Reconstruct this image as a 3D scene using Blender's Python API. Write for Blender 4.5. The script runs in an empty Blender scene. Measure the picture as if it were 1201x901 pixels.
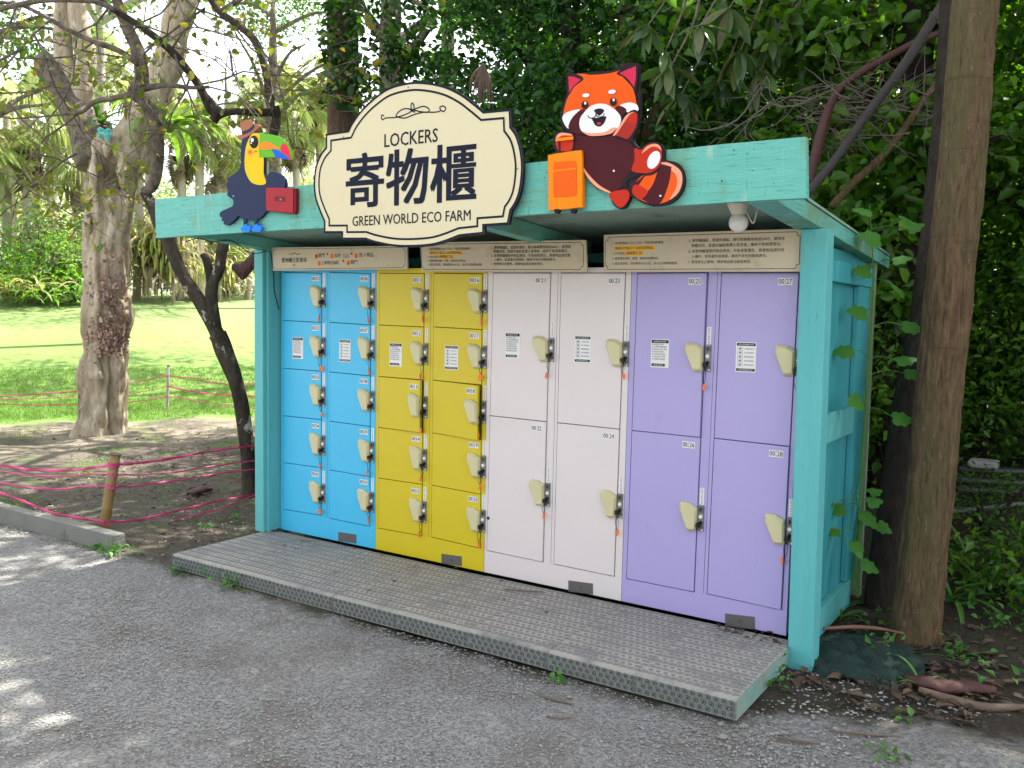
import bpy, bmesh, math, random
import numpy as np
from mathutils import Vector, Matrix, noise
rad = math.radians
S = bpy.context.scene
COL = S.collection
random.seed(7); RNG = np.random.default_rng(7)

# ---------------------------------------------------------------- camera
YAW, PIT, ROL, FPX = 0.5835, -0.0757, 0.01815, 1043.97      # focal length in pixels of a 1201 wide picture
CAM = np.array([4.6974, -4.2257, 1.6013])
FW = np.array([-math.sin(YAW)*math.cos(PIT), math.cos(YAW)*math.cos(PIT), math.sin(PIT)])
_r = np.cross(FW, [0, 0, 1]); _r /= np.linalg.norm(_r); _u = np.cross(_r, FW)
RT = math.cos(ROL)*_r + math.sin(ROL)*_u
UP = -math.sin(ROL)*_r + math.cos(ROL)*_u
cd = bpy.data.cameras.new('camera'); cam = bpy.data.objects.new('camera', cd); COL.objects.link(cam)
cam.matrix_world = Matrix(((RT[0], UP[0], -FW[0], CAM[0]), (RT[1], UP[1], -FW[1], CAM[1]), (RT[2], UP[2], -FW[2], CAM[2]), (0, 0, 0, 1)))
cd.sensor_width = 36; cd.lens = FPX/1201*36; cd.clip_end = 600; cd.clip_start = .05
S.camera = cam
S.render.resolution_x = 1024; S.render.resolution_y = 768

# ---------------------------------------------------------------- light
SUN_EL, SUN_AZ = 60.0, 20.0        # azimuth: degrees from +y towards +x
w = bpy.data.worlds.new('World'); S.world = w; w.use_nodes = True
nt = w.node_tree; sky = nt.nodes.new('ShaderNodeTexSky'); sky.sky_type = 'NISHITA'; sky.sun_disc = False
sky.sun_elevation = rad(SUN_EL); sky.sun_rotation = rad(SUN_AZ); sky.air_density = 1.0; sky.dust_density = 2.5; sky.ozone_density = .6
hz = nt.nodes.new('ShaderNodeHueSaturation'); hz.inputs['Saturation'].default_value = .26     # milky humid sky
nt.links.new(sky.outputs[0], hz.inputs['Color']); nt.links.new(hz.outputs[0], nt.nodes['Background'].inputs[0]); nt.nodes['Background'].inputs[1].default_value = .15
sd = bpy.data.lights.new('sun', 'SUN'); sd.energy = 4.6; sd.angle = rad(.5); sd.color = (1, .95, .86)
sun = bpy.data.objects.new('sun', sd); COL.objects.link(sun)
sdir = Vector((math.sin(rad(SUN_AZ))*math.cos(rad(SUN_EL)), math.cos(rad(SUN_AZ))*math.cos(rad(SUN_EL)), math.sin(rad(SUN_EL))))
sun.rotation_euler = sdir.to_track_quat('Z', 'Y').to_euler(); sun.location = (0, 0, 30)
S.view_settings.view_transform = 'Standard'; S.view_settings.look = 'None'
S.view_settings.exposure = 2.02; S.view_settings.gamma = 1

# ---------------------------------------------------------------- helpers
def ray(u, v): return FW*FPX + RT*(u-600.5) - UP*(v-450.5)
def on(u, v, ax, c):
    d = ray(u, v); return CAM + d*((c-CAM[ax])/d[ax])
FH = np.array([-math.sin(YAW), math.cos(YAW), 0]); RH = np.array([math.cos(YAW), math.sin(YAW), 0])
def atd(u, v, dist):                      # point of the place seen at (u,v), dist metres deep along the view
    d = ray(u, v); return CAM + d*(dist/(d@FH))
def depth(p): return (np.array(p)-CAM)@FH
def pxm(n, dist): return n*dist/FPX

def sstep(a, b, x):
    t = np.clip((x-a)/(b-a), 0, 1); return t*t*(3-2*t)
def ground_z(x, y):
    s = -.857*x + .514*y
    r = s-11.0
    z = np.where(r > 0, 2.7*(1-np.exp(-np.maximum(r, 0)/11.0)), 0)
    # slight bank behind and to the right of the shelter
    z = z + .50*sstep(1.0, 3.1, y)*sstep(2.6, 3.8, x)
    return z
def gz(x, y): return float(ground_z(np.array(float(x)), np.array(float(y))))
def on_ground(u, v):
    d = ray(u, v); d = d/np.linalg.norm(d); t = 1.0
    while t < 200:
        p = CAM+d*t
        if p[2] <= gz(p[0], p[1]): return p
        t += .02 + t*.002
    return CAM+d*60

def tag(o, label=None, cat=None, group=None, kind=None):
    if label: o['label'] = label
    if cat: o['category'] = cat
    if group: o['group'] = group
    if kind: o['kind'] = kind
    return o
def empty(name, loc=(0, 0, 0), label=None, cat=None, group=None):
    o = bpy.data.objects.new(name, None); COL.objects.link(o); o.location = loc; o.empty_display_size = .1
    return tag(o, label, cat, group)
def attach(o, parent):                    # parent without moving
    if parent is not None:
        o.parent = parent; o.location = Vector(o.location)-world_loc(parent)
def world_loc(o):
    l = Vector((0, 0, 0))
    while o is not None: l = l+Vector(o.location); o = o.parent
    return l
class MB:
    def __init__(s): s.v = []; s.f = []; s.m = []
    def add(s, vs, fs, m=0):
        k = len(s.v); s.v += [tuple(map(float, p)) for p in vs]; s.f += [tuple(i+k for i in f) for f in fs]; s.m += [m]*len(fs); return s
    def box(s, a, b, m=0):
        x0, y0, z0 = a; x1, y1, z1 = b
        return s.add([(x0,y0,z0),(x1,y0,z0),(x1,y1,z0),(x0,y1,z0),(x0,y0,z1),(x1,y0,z1),(x1,y1,z1),(x0,y1,z1)],
                     [(0,3,2,1),(4,5,6,7),(0,1,5,4),(1,2,6,5),(2,3,7,6),(3,0,4,7)], m)
    def bar(s, c, m=0):                   # eight free corners, order as in box
        return s.add(c, [(0,3,2,1),(4,5,6,7),(0,1,5,4),(1,2,6,5),(2,3,7,6),(3,0,4,7)], m)
    def prism_y(s, poly, y0, y1, m=0, mside=None):     # poly (x,z) extruded from y0 (front) to y1
        n = len(poly); vs = [(p[0], y0, p[1]) for p in poly]+[(p[0], y1, p[1]) for p in poly]
        s.add(vs, [tuple(range(n))], m)
        k = len(s.v)-2*n
        s.f += [tuple(k+n+i for i in reversed(range(n)))]; s.m += [m if mside is None else mside]
        s.f += [(k+i, k+n+i, k+n+(i+1) % n, k+(i+1) % n) for i in range(n)]; s.m += [m if mside is None else mside]*n
        return s
    def flat_y(s, poly, y, m=0):
        return s.add([(p[0], y, p[1]) for p in poly], [tuple(range(len(poly)))], m)
    def ring_y(s, poly, wd, y, m=0):      # line of width wd along closed poly
        inn = offset(poly, -wd); n = len(poly)
        return s.add([(p[0], y, p[1]) for p in poly]+[(p[0], y, p[1]) for p in inn], [(i, (i+1) % n, n+(i+1) % n, n+i) for i in range(n)], m)
    def tube(s, pts, rs, n=8, m=0, cap=True, rough=0, seed=0, vec=None):
        pts = [Vector(p) for p in pts]
        if not hasattr(rs, '__len__'): rs = [rs]*len(pts)
        k = len(s.v); up = None
        for i, p in enumerate(pts):
            t = (pts[min(i+1, len(pts)-1)]-pts[max(i-1, 0)])
            t = t.normalized() if t.length > 1e-9 else Vector((0, 0, 1))
            if up is None: up = t.orthogonal().normalized()
            else:
                up = up - t*up.dot(t); up = up.normalized() if up.length > 1e-6 else t.orthogonal().normalized()
            b = t.cross(up)
            for j in range(n):
                a = 2*math.pi*j/n; d = up*math.cos(a)+b*math.sin(a); r = rs[i]
                if rough:
                    q = (p+d*r)*1.0
                    r *= 1+rough*(noise.noise(q*2.3/max(.15, 1)+Vector((seed, 0, 0)))*1.2+noise.noise(q*7+Vector((0, seed, 0)))*.6)
                s.v.append(tuple(p+d*r))
        for i in range(len(pts)-1):
            for j in range(n):
                s.f.append((k+i*n+j, k+i*n+(j+1) % n, k+(i+1)*n+(j+1) % n, k+(i+1)*n+j)); s.m.append(m)
        if cap:
            s.f.append(tuple(k+j for j in reversed(range(n)))); s.m.append(m)
            e = k+(len(pts)-1)*n; s.f.append(tuple(e+j for j in range(n))); s.m.append(m)
        return s
    def lathe(s, prof, c=(0, 0, 0), n=20, m=0):       # profile (r,z)
        k = len(s.v)
        for r, z in prof:
            for j in range(n):
                a = 2*math.pi*j/n; s.v.append((c[0]+r*math.cos(a), c[1]+r*math.sin(a), c[2]+z))
        for i in range(len(prof)-1):
            for j in range(n): s.f.append((k+i*n+j, k+i*n+(j+1) % n, k+(i+1)*n+(j+1) % n, k+(i+1)*n+j)); s.m.append(m)
        return s
    def mesh(s, name):
        me = bpy.data.meshes.new(name); me.from_pydata(s.v, [], s.f); return me
    def build(s, name, mats, parent=None, smooth=False, origin=None, bevel=0, label=None, kind=None):
        if not isinstance(mats, (list, tuple)): mats = [mats]
        if origin is None: origin = world_loc(parent) if parent is not None else Vector((0, 0, 0))
        origin = Vector(origin)
        vs = [tuple(Vector(p)-origin) for p in s.v]
        me = bpy.data.meshes.new(name); me.from_pydata(vs, [], s.f)
        for m_ in mats: me.materials.append(m_)
        if len(mats) > 1: me.polygons.foreach_set('material_index', s.m)
        if smooth: me.polygons.foreach_set('use_smooth', [True]*len(s.f))
        me.update()
        o = bpy.data.objects.new(name, me); COL.objects.link(o); o.location = origin
        attach(o, parent)
        if bevel:
            b = o.modifiers.new('bevel', 'BEVEL'); b.width = bevel; b.segments = 2; b.limit_method = 'ANGLE'; b.angle_limit = rad(35)
        return tag(o, label, kind=kind)
def offset(poly, d):                      # outward for d>0, whatever the winding
    n = len(poly); A = sum(poly[i][0]*poly[(i+1) % n][1]-poly[(i+1) % n][0]*poly[i][1] for i in range(n))
    sg = 1 if A > 0 else -1; out = []
    for i in range(n):
        p, q, r = poly[i-1], poly[i], poly[(i+1) % n]
        a = (q[0]-p[0], q[1]-p[1]); b = (r[0]-q[0], r[1]-q[1])
        la = math.hypot(*a) or 1e-9; lb = math.hypot(*b) or 1e-9
        n1 = (a[1]/la, -a[0]/la); n2 = (b[1]/lb, -b[0]/lb)
        m_ = (n1[0]+n2[0], n1[1]+n2[1]); l = math.hypot(*m_) or 1e-9; m_ = (m_[0]/l, m_[1]/l)
        k = min(1.6, 1/max(.3, m_[0]*n1[0]+m_[1]*n1[1]))
        out.append((q[0]+sg*d*k*m_[0], q[1]+sg*d*k*m_[1]))
    return out
def smooth_poly(pts, k=4):                # closed Catmull-Rom; a point given twice stays a corner
    n = len(pts); out = []
    for i in range(n):
        p0, p1, p2, p3 = pts[i-1], pts[i], pts[(i+1) % n], pts[(i+2) % n]
        if p1 == p2: continue
        if p0 == p1 and p2 == p3: out.append(p1); continue
        for j in range(k):
            t = j/k
            out.append(tuple(.5*((2*p1[a])+(-p0[a]+p2[a])*t+(2*p0[a]-5*p1[a]+4*p2[a]-p3[a])*t*t+(-p0[a]+3*p1[a]-3*p2[a]+p3[a])*t**3) for a in (0, 1)))
    return out
def curve(pts, k=6):                      # open Catmull-Rom through 3D points
    pts = [Vector(p) for p in pts]; P = [pts[0]*2-pts[1]]+pts+[pts[-1]*2-pts[-2]]; out = []
    for i in range(1, len(P)-2):
        for j in range(k):
            t = j/k; p0, p1, p2, p3 = P[i-1], P[i], P[i+1], P[i+2]
            out.append(.5*((2*p1)+(-p0+p2)*t+(2*p0-5*p1+4*p2-p3)*t*t+(-p0+3*p1-3*p2+p3)*t**3))
    out.append(pts[-1]); return out
def lerps(vals, n):
    xs = np.linspace(0, len(vals)-1, n); return list(np.interp(xs, range(len(vals)), vals))

# ---------------------------------------------------------------- materials
MATS = {}
def mat(name, col, rough=.6, col2=None, scale=6, amt=.5, bump=0, bscale=60, stretch=(1, 1, 1), metal=0, col3=None, scale3=1.5, spec=.5, transl=0, island=None, t3=(.5, .68), grime=()):
    if name in MATS: return MATS[name]
    m = bpy.data.materials.new(name); m.use_nodes = True; N = m.node_tree; L = N.links
    b = N.nodes['Principled BSDF']; b.inputs['Roughness'].default_value = rough; b.inputs['Metallic'].default_value = metal
    b.inputs['Specular IOR Level'].default_value = spec
    def node(t, **k):
        x = N.nodes.new(t)
        for a, v in k.items(): setattr(x, a, v)
        return x
    tc = node('ShaderNodeTexCoord'); mp = node('ShaderNodeMapping'); mp.inputs['Scale'].default_value = stretch
    geo = node('ShaderNodeNewGeometry')
    L.new(geo.outputs['Position'], mp.inputs[0])
    src = None
    def rgb(c): r = node('ShaderNodeRGB'); r.outputs[0].default_value = (*c, 1); return r.outputs[0]
    def mix(f, a, c):
        x = node('ShaderNodeMix', data_type='RGBA'); L.new(f, x.inputs['Factor']); L.new(a, x.inputs['A']); L.new(c, x.inputs['B']); return x.outputs['Result']
    def noi(sc, det=5, lo=.35, hi=.65, r=.6):
        x = node('ShaderNodeTexNoise'); x.inputs['Scale'].default_value = sc; x.inputs['Detail'].default_value = det; x.inputs['Roughness'].default_value = r
        L.new(mp.outputs[0], x.inputs['Vector']); y = node('ShaderNodeMapRange'); L.new(x.outputs['Fac'], y.inputs[0])
        y.inputs[1].default_value = lo; y.inputs[2].default_value = hi; return y.outputs[0], x.outputs['Fac']
    src = rgb(col)
    if col2 is not None:
        f, _ = noi(scale, lo=.5-amt*.5, hi=.5+amt*.5); src = mix(f, src, rgb(col2))
    if col3 is not None:
        f, _ = noi(scale3, det=8, lo=t3[0], hi=t3[1], r=.7); src = mix(f, src, rgb(col3))
    for gc, gs, gst, gt in grime:          # wear with its own stretch: (colour, scale, stretch, (from, to, most))
        gm = node('ShaderNodeMapping'); gm.inputs['Scale'].default_value = gst; L.new(geo.outputs['Position'], gm.inputs[0])
        gn = node('ShaderNodeTexNoise'); gn.inputs['Scale'].default_value = gs; gn.inputs['Detail'].default_value = 8; gn.inputs['Roughness'].default_value = .68; L.new(gm.outputs[0], gn.inputs['Vector'])
        gr = node('ShaderNodeMapRange'); L.new(gn.outputs['Fac'], gr.inputs[0]); gr.inputs[1].default_value = gt[0]; gr.inputs[2].default_value = gt[1]; gr.inputs[4].default_value = gt[2]
        src = mix(gr.outputs[0], src, rgb(gc))
    if island:                             # each leaf / pebble / blade its own tone
        cr = node('ShaderNodeValToRGB'); cr.color_ramp.interpolation = 'LINEAR'
        L.new(geo.outputs['Random Per Island'], cr.inputs[0]); E_ = cr.color_ramp.elements
        E_[0].position = 0; E_[0].color = (*island[0], 1); E_[1].position = 1; E_[1].color = (*island[-1], 1)
        for i in range(1, len(island)-1): e = E_.new(i/(len(island)-1)); e.color = (*island[i], 1)
        src = cr.outputs[0]
    L.new(src, b.inputs['Base Color'])
    if bump:
        _, f = noi(bscale, det=6); bp = node('ShaderNodeBump'); bp.inputs['Strength'].default_value = bump; bp.inputs['Distance'].default_value = .02
        L.new(f, bp.inputs['Height']); L.new(bp.outputs[0], b.inputs['Normal'])
    if transl:
        tr = node('ShaderNodeBsdfTranslucent'); hs = node('ShaderNodeHueSaturation'); hs.inputs['Value'].default_value = 1.5; hs.inputs['Saturation'].default_value = 1.1; hs.inputs['Hue'].default_value = .485
        L.new(src, hs.inputs['Color']); L.new(hs.outputs[0], tr.inputs['Color']); ms = node('ShaderNodeMixShader'); ms.inputs[0].default_value = transl
        L.new(b.outputs[0], ms.inputs[1]); L.new(tr.outputs[0], ms.inputs[2]); L.new(ms.outputs[0], N.nodes['Material Output'].inputs[0])
    MATS[name] = m; return m

TURQ = mat('turquoise_painted_wood', (.105, .43, .365), .6, (.15, .50, .42), 7, .5, .5, 60, (.6, .6, 6), grime=(((.15, .27, .12), 1.9, (1.6, 1, .7), (.50, .60, .75)), ((.05, .17, .13), 30, (.25, .25, 3), (.56, .66, .7)), ((.34, .52, .44), 9, (3, 1, .4), (.60, .66, .7)), ((.04, .13, .10), 14, (2.5, 1, .35), (.62, .68, .6))), col3=(.15, .28, .16), scale3=1.3, t3=(.56, .74))
TURQ_V = mat('turquoise_painted_post', (.085, .42, .43), .6, (.12, .48, .48), 5, .6, .5, 60, (6, 6, .5), grime=(((.05, .22, .20), 22, (3, 3, .3), (.60, .72, .5)), ((.12, .24, .16), 3, (1, 1, .5), (.58, .72, .4))), col3=(.07, .20, .19), scale3=9, t3=(.64, .74))
TURQ_S = mat('turquoise_side_panel', (.06, .40, .44), .5, (.035, .31, .36), 2.2, .8, .3, 50, (2.5, 2.5, .4), grime=(((.10, .45, .46), 6, (3, 3, .35), (.56, .64, .7)), ((.03, .16, .15), 9, (3, 3, .3), (.60, .70, .6))), col3=(.10, .12, .07), scale3=2.0, t3=(.60, .72))
SOFF = mat('weathered_soffit_paint', (.22, .36, .30), .7, (.26, .34, .27), 3, .8, .3, 60, col3=(.12, .12, .08), scale3=2.4, t3=(.55, .7))
ROOFTOP = mat('roof_sheet', (.10, .12, .10), .8, (.05, .06, .04), 3, .9, .5, 30)
DARKIN = mat('dark_interior', (.006, .006, .007), .95, spec=.05)
BLUE = mat('sky_blue_enamel', (.05, .445, .70), .42, (.046, .43, .68), 3, .9, .22, 5, grime=(((.05, .35, .55), 7, (1, 1, .6), (.60, .75, .5)),))
YELL = mat('yellow_enamel', (.58, .455, .004), .45, (.55, .435, .004), 3, .9, .22, 5, grime=(((.42, .33, .01), 7, (1, 1, .6), (.60, .75, .5)),))
WHIT = mat('pinkish_white_enamel', (.64, .585, .575), .4, (.635, .57, .55), 1.2, .9, .22, 5, grime=(((.48, .44, .40), 7, (1, 1, .6), (.62, .75, .5)),), col3=(.55, .53, .53), scale3=14, t3=(.68, .75))
PURP = mat('lilac_enamel', (.365, .32, .585), .42, (.355, .31, .57), 3, .9, .22, 5, grime=(((.28, .24, .46), 7, (1, 1, .6), (.60, .75, .5)),))
BEIGE = mat('cream_plastic_guard', (.56, .52, .30), .45, (.50, .46, .26), 9, .8, .05, 90)
STEEL = mat('dull_steel', (.22, .22, .22), .4, (.17, .17, .17), 25, .8, .1, 120, metal=.35)
DSTEEL = mat('dark_coin_box_steel', (.13, .12, .115), .4, (.10, .095, .09), 20, .8, .1, 120, metal=.2)
BLACK = mat('black_plastic', (.008, .008, .009), .45, spec=.25)
LABW = mat('white_label', (.70, .70, .68), .5)
INK = mat('black_print', (.012, .012, .018), .6, spec=.12)
NAVYINK = mat('navy_print', (.008, .011, .026), .6, spec=.12)
GREYINK = mat('grey_print', (.16, .16, .17), .6)
ORTAG = mat('orange_key_tag', (.80, .14, .02), .4)
REDTAG = mat('pink_red_key_tag', (.62, .10, .05), .4)
CREAM = mat('cream_sign_board', (.58, .51, .32), .5, (.60, .54, .355), 2.2, .8, .05, 60, spec=.3, col3=(.48, .42, .17), scale3=2.6, t3=(.60, .74))
BOARD = mat('beige_notice_board', (.52, .435, .30), .55, (.55, .465, .33), 4, .8, .05, 60, col3=(.36, .30, .21), scale3=6, t3=(.55, .75))
HILITE = mat('orange_highlight', (.78, .42, .03), .5)
ORDISC = mat('orange_disc', (.78, .22, .03), .5)
PLATE = mat('worn_tread_plate', (.43, .405, .36), .55, (.32, .305, .27), 14, .7, .25, 80, metal=0, col3=(.19, .19, .19), scale3=5, t3=(.5, .66))
PLATEF = mat('tread_plate_edge', (.20, .20, .17), .6, (.13, .155, .15), 12, .9, .25, 80, metal=0, col3=(.05, .24, .22), scale3=5, t3=(.66, .74))
HOLE = mat('punched_hole_shadow_metal', (.17, .16, .15), .6)
CONC = mat('concrete', (.20, .195, .175), .85, (.13, .14, .115), 6, .9, .6, 70, col3=(.07, .10, .05), scale3=4, t3=(.55, .7))
BARKR = mat('brown_bark', (.165, .105, .06), .9, (.07, .043, .025), 9, .3, 1.0, 16, (5, 5, .9), col3=(.10, .09, .04), scale3=.8, t3=(.45, .66), spec=.15, grime=(((.30, .24, .18), 30, (2, 2, .5), (.60, .68, .6)), ((.03, .02, .014), 40, (2.2, 2.2, .25), (.56, .66, .85)), ((.06, .04, .025), 5, (.4, .4, 4), (.58, .66, .5))))
BARKD = mat('dark_bark', (.02, .016, .013), .9, (.05, .04, .032), 9, .4, 1.0, 20, (3, 3, 1), spec=.15)
BARKL = mat('dark_bark_with_lichen', (.075, .062, .045), .9, (.025, .02, .016), 9, .35, 1.0, 24, (1, 1, .6), col3=(.33, .33, .29), scale3=7, t3=(.60, .64), spec=.15)
BARKP = mat('pale_gnarled_bark', (.46, .39, .28), .9, (.26, .21, .145), 5, .35, 1.0, 9, (2.2, 2.2, .6), grime=(((.10, .08, .055), 16, (1.6, 1.6, .5), (.58, .68, .75)), ((.58, .53, .42), 5, (1, 1, .6), (.56, .66, .7)), ((.22, .24, .13), 2.6, (1, 1, 1), (.58, .70, .5))), col3=(.085, .06, .042), scale3=3.4, t3=(.57, .66), spec=.15)
BARKG = mat('grey_branch_bark', (.20, .17, .135), .9, (.05, .04, .032), 12, .4, 1.0, 30, spec=.15)
FLAKE = mat('reddish_bark_flakes', (.25, .15, .11), .9, island=[(.34, .19, .14), (.20, .13, .10), (.40, .28, .22), (.13, .09, .07)])
PALMB = mat('palm_bark', (.48, .43, .36), .9, (.34, .30, .24), 5, .8, .8, 20, (1, 1, 6))
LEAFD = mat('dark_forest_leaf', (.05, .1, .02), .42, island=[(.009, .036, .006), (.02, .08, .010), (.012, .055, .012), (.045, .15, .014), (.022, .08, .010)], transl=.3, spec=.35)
LEAFM = mat('mid_green_leaf', (.06, .14, .03), .45, island=[(.04, .12, .015), (.07, .17, .02), (.035, .10, .02), (.09, .18, .02)], transl=.4, spec=.3)
LEAFY = mat('yellow_green_leaf', (.2, .22, .04), .6, island=[(.26, .32, .12), (.38, .38, .17), (.20, .28, .09), (.46, .42, .24), (.30, .36, .15)], transl=.5)  # lightened for the far side: washed-out glare put into the leaf colour
LEAFH = mat('sunlit_wood_leaf', (.05, .12, .02), .4, island=[(.02, .075, .008), (.06, .18, .012), (.11, .27, .02), (.03, .10, .01), (.17, .33, .035)], transl=.45, spec=.5)  # brighter copy of the wood leaf: sun on the leaves put into colour
LEAFS = mat('sparse_twig_leaf', (.12, .16, .03), .5, island=[(.09, .15, .02), (.17, .18, .025), (.07, .14, .02), (.22, .17, .03)], transl=.45)
LEAFF = mat('far_green_leaf', (.1, .2, .05), .6, island=[(.14, .26, .07), (.24, .34, .12), (.10, .19, .05), (.32, .38, .16)], transl=.45)  # far foliage paled, bright haze is part of this colour
LEAFB = mat('broad_vine_leaf', (.075, .25, .03), .7, (.05, .18, .025), 12, .8, .1, 60, transl=.42)
LEAFL = mat('lanceolate_leaf', (.05, .10, .03), .38, island=[(.05, .095, .025), (.065, .12, .03), (.04, .08, .035), (.085, .105, .03)], transl=.3)
HOLE2 = mat('dark_punched_edge', (.05, .055, .055), .7)
FERN = mat('bright_strap_leaf', (.1, .24, .03), .42, island=[(.11, .26, .03), (.16, .32, .05), (.09, .2, .03)], transl=.45)
STRAW = mat('pale_strap_leaf', (.3, .33, .1), .5, island=[(.22, .30, .06), (.36, .36, .12), (.30, .27, .14), (.16, .26, .05)], transl=.4)
PALML = mat('palm_frond_leaf', (.14, .22, .05), .6, island=[(.30, .38, .15), (.40, .46, .24), (.50, .50, .28)], transl=.5)  # frond tones raised to carry the glare beyond the lawn
DEADL = mat('brown_dead_leaf_strand', (.07, .045, .03), .85, island=[(.05, .03, .02), (.10, .065, .045), (.15, .11, .08)])
DRYP = mat('dry_palm_skirt', (.3, .24, .16), .8, island=[(.34, .27, .18), (.24, .19, .12), (.40, .34, .24)], transl=.2)
GRASS = mat('grass_blade', (.1, .24, .03), .6, island=[(.10, .25, .03), (.14, .30, .04), (.08, .19, .03), (.2, .28, .07)], transl=.4)
WEED = mat('weed_leaf', (.07, .19, .03), .5, island=[(.06, .19, .03), (.1, .26, .04), (.045, .13, .03)], transl=.35)
PEB = mat('pebble', (.2, .2, .2), .85, island=[(.23, .225, .21), (.29, .285, .27), (.26, .25, .23), (.20, .197, .19), (.33, .325, .31), (.25, .245, .235)])
ROCK = mat('small_rock', (.27, .265, .26), .85, (.20, .195, .19), 30, .8, .4, 90)
LITTER = mat('dead_leaf', (.1, .06, .035), .8, island=[(.09, .052, .03), (.05, .034, .024), (.15, .10, .06), (.035, .026, .02), (.11, .06, .036)], transl=.1)
TWIGM = mat('dry_twig', (.17, .12, .085), .85, (.10, .07, .05), 20, .8, .5, 60)
REDBARK = mat('red_brown_husk', (.085, .022, .018), .65, (.04, .018, .015), 7, .8, .5, 40, (1, 1, 1))
TAPE = mat('magenta_tape', (.58, .035, .16), .38, (.66, .10, .30), 7, .8, .35, 60, transl=.25)
BAMB = mat('mossy_bamboo', (.26, .13, .045), .5, (.20, .16, .045), 5, .9, .2, 60, (1, 1, .5), col3=(.10, .16, .035), scale3=3, t3=(.45, .6))
BULB = mat('white_bulb_glass', (.72, .72, .66), .25)
CERA = mat('ivory_lamp_holder', (.66, .62, .52), .4)
NET = mat('dark_green_netting', (.006, .020, .016), .9, (.010, .038, .028), 30, .9, .6, 90)
TRUNKB = mat('trunk_brown_slender', (.075, .045, .028), .9, (.15, .105, .07), 8, .35, 1.0, 24, (3, 3, .8), spec=.15)

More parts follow.
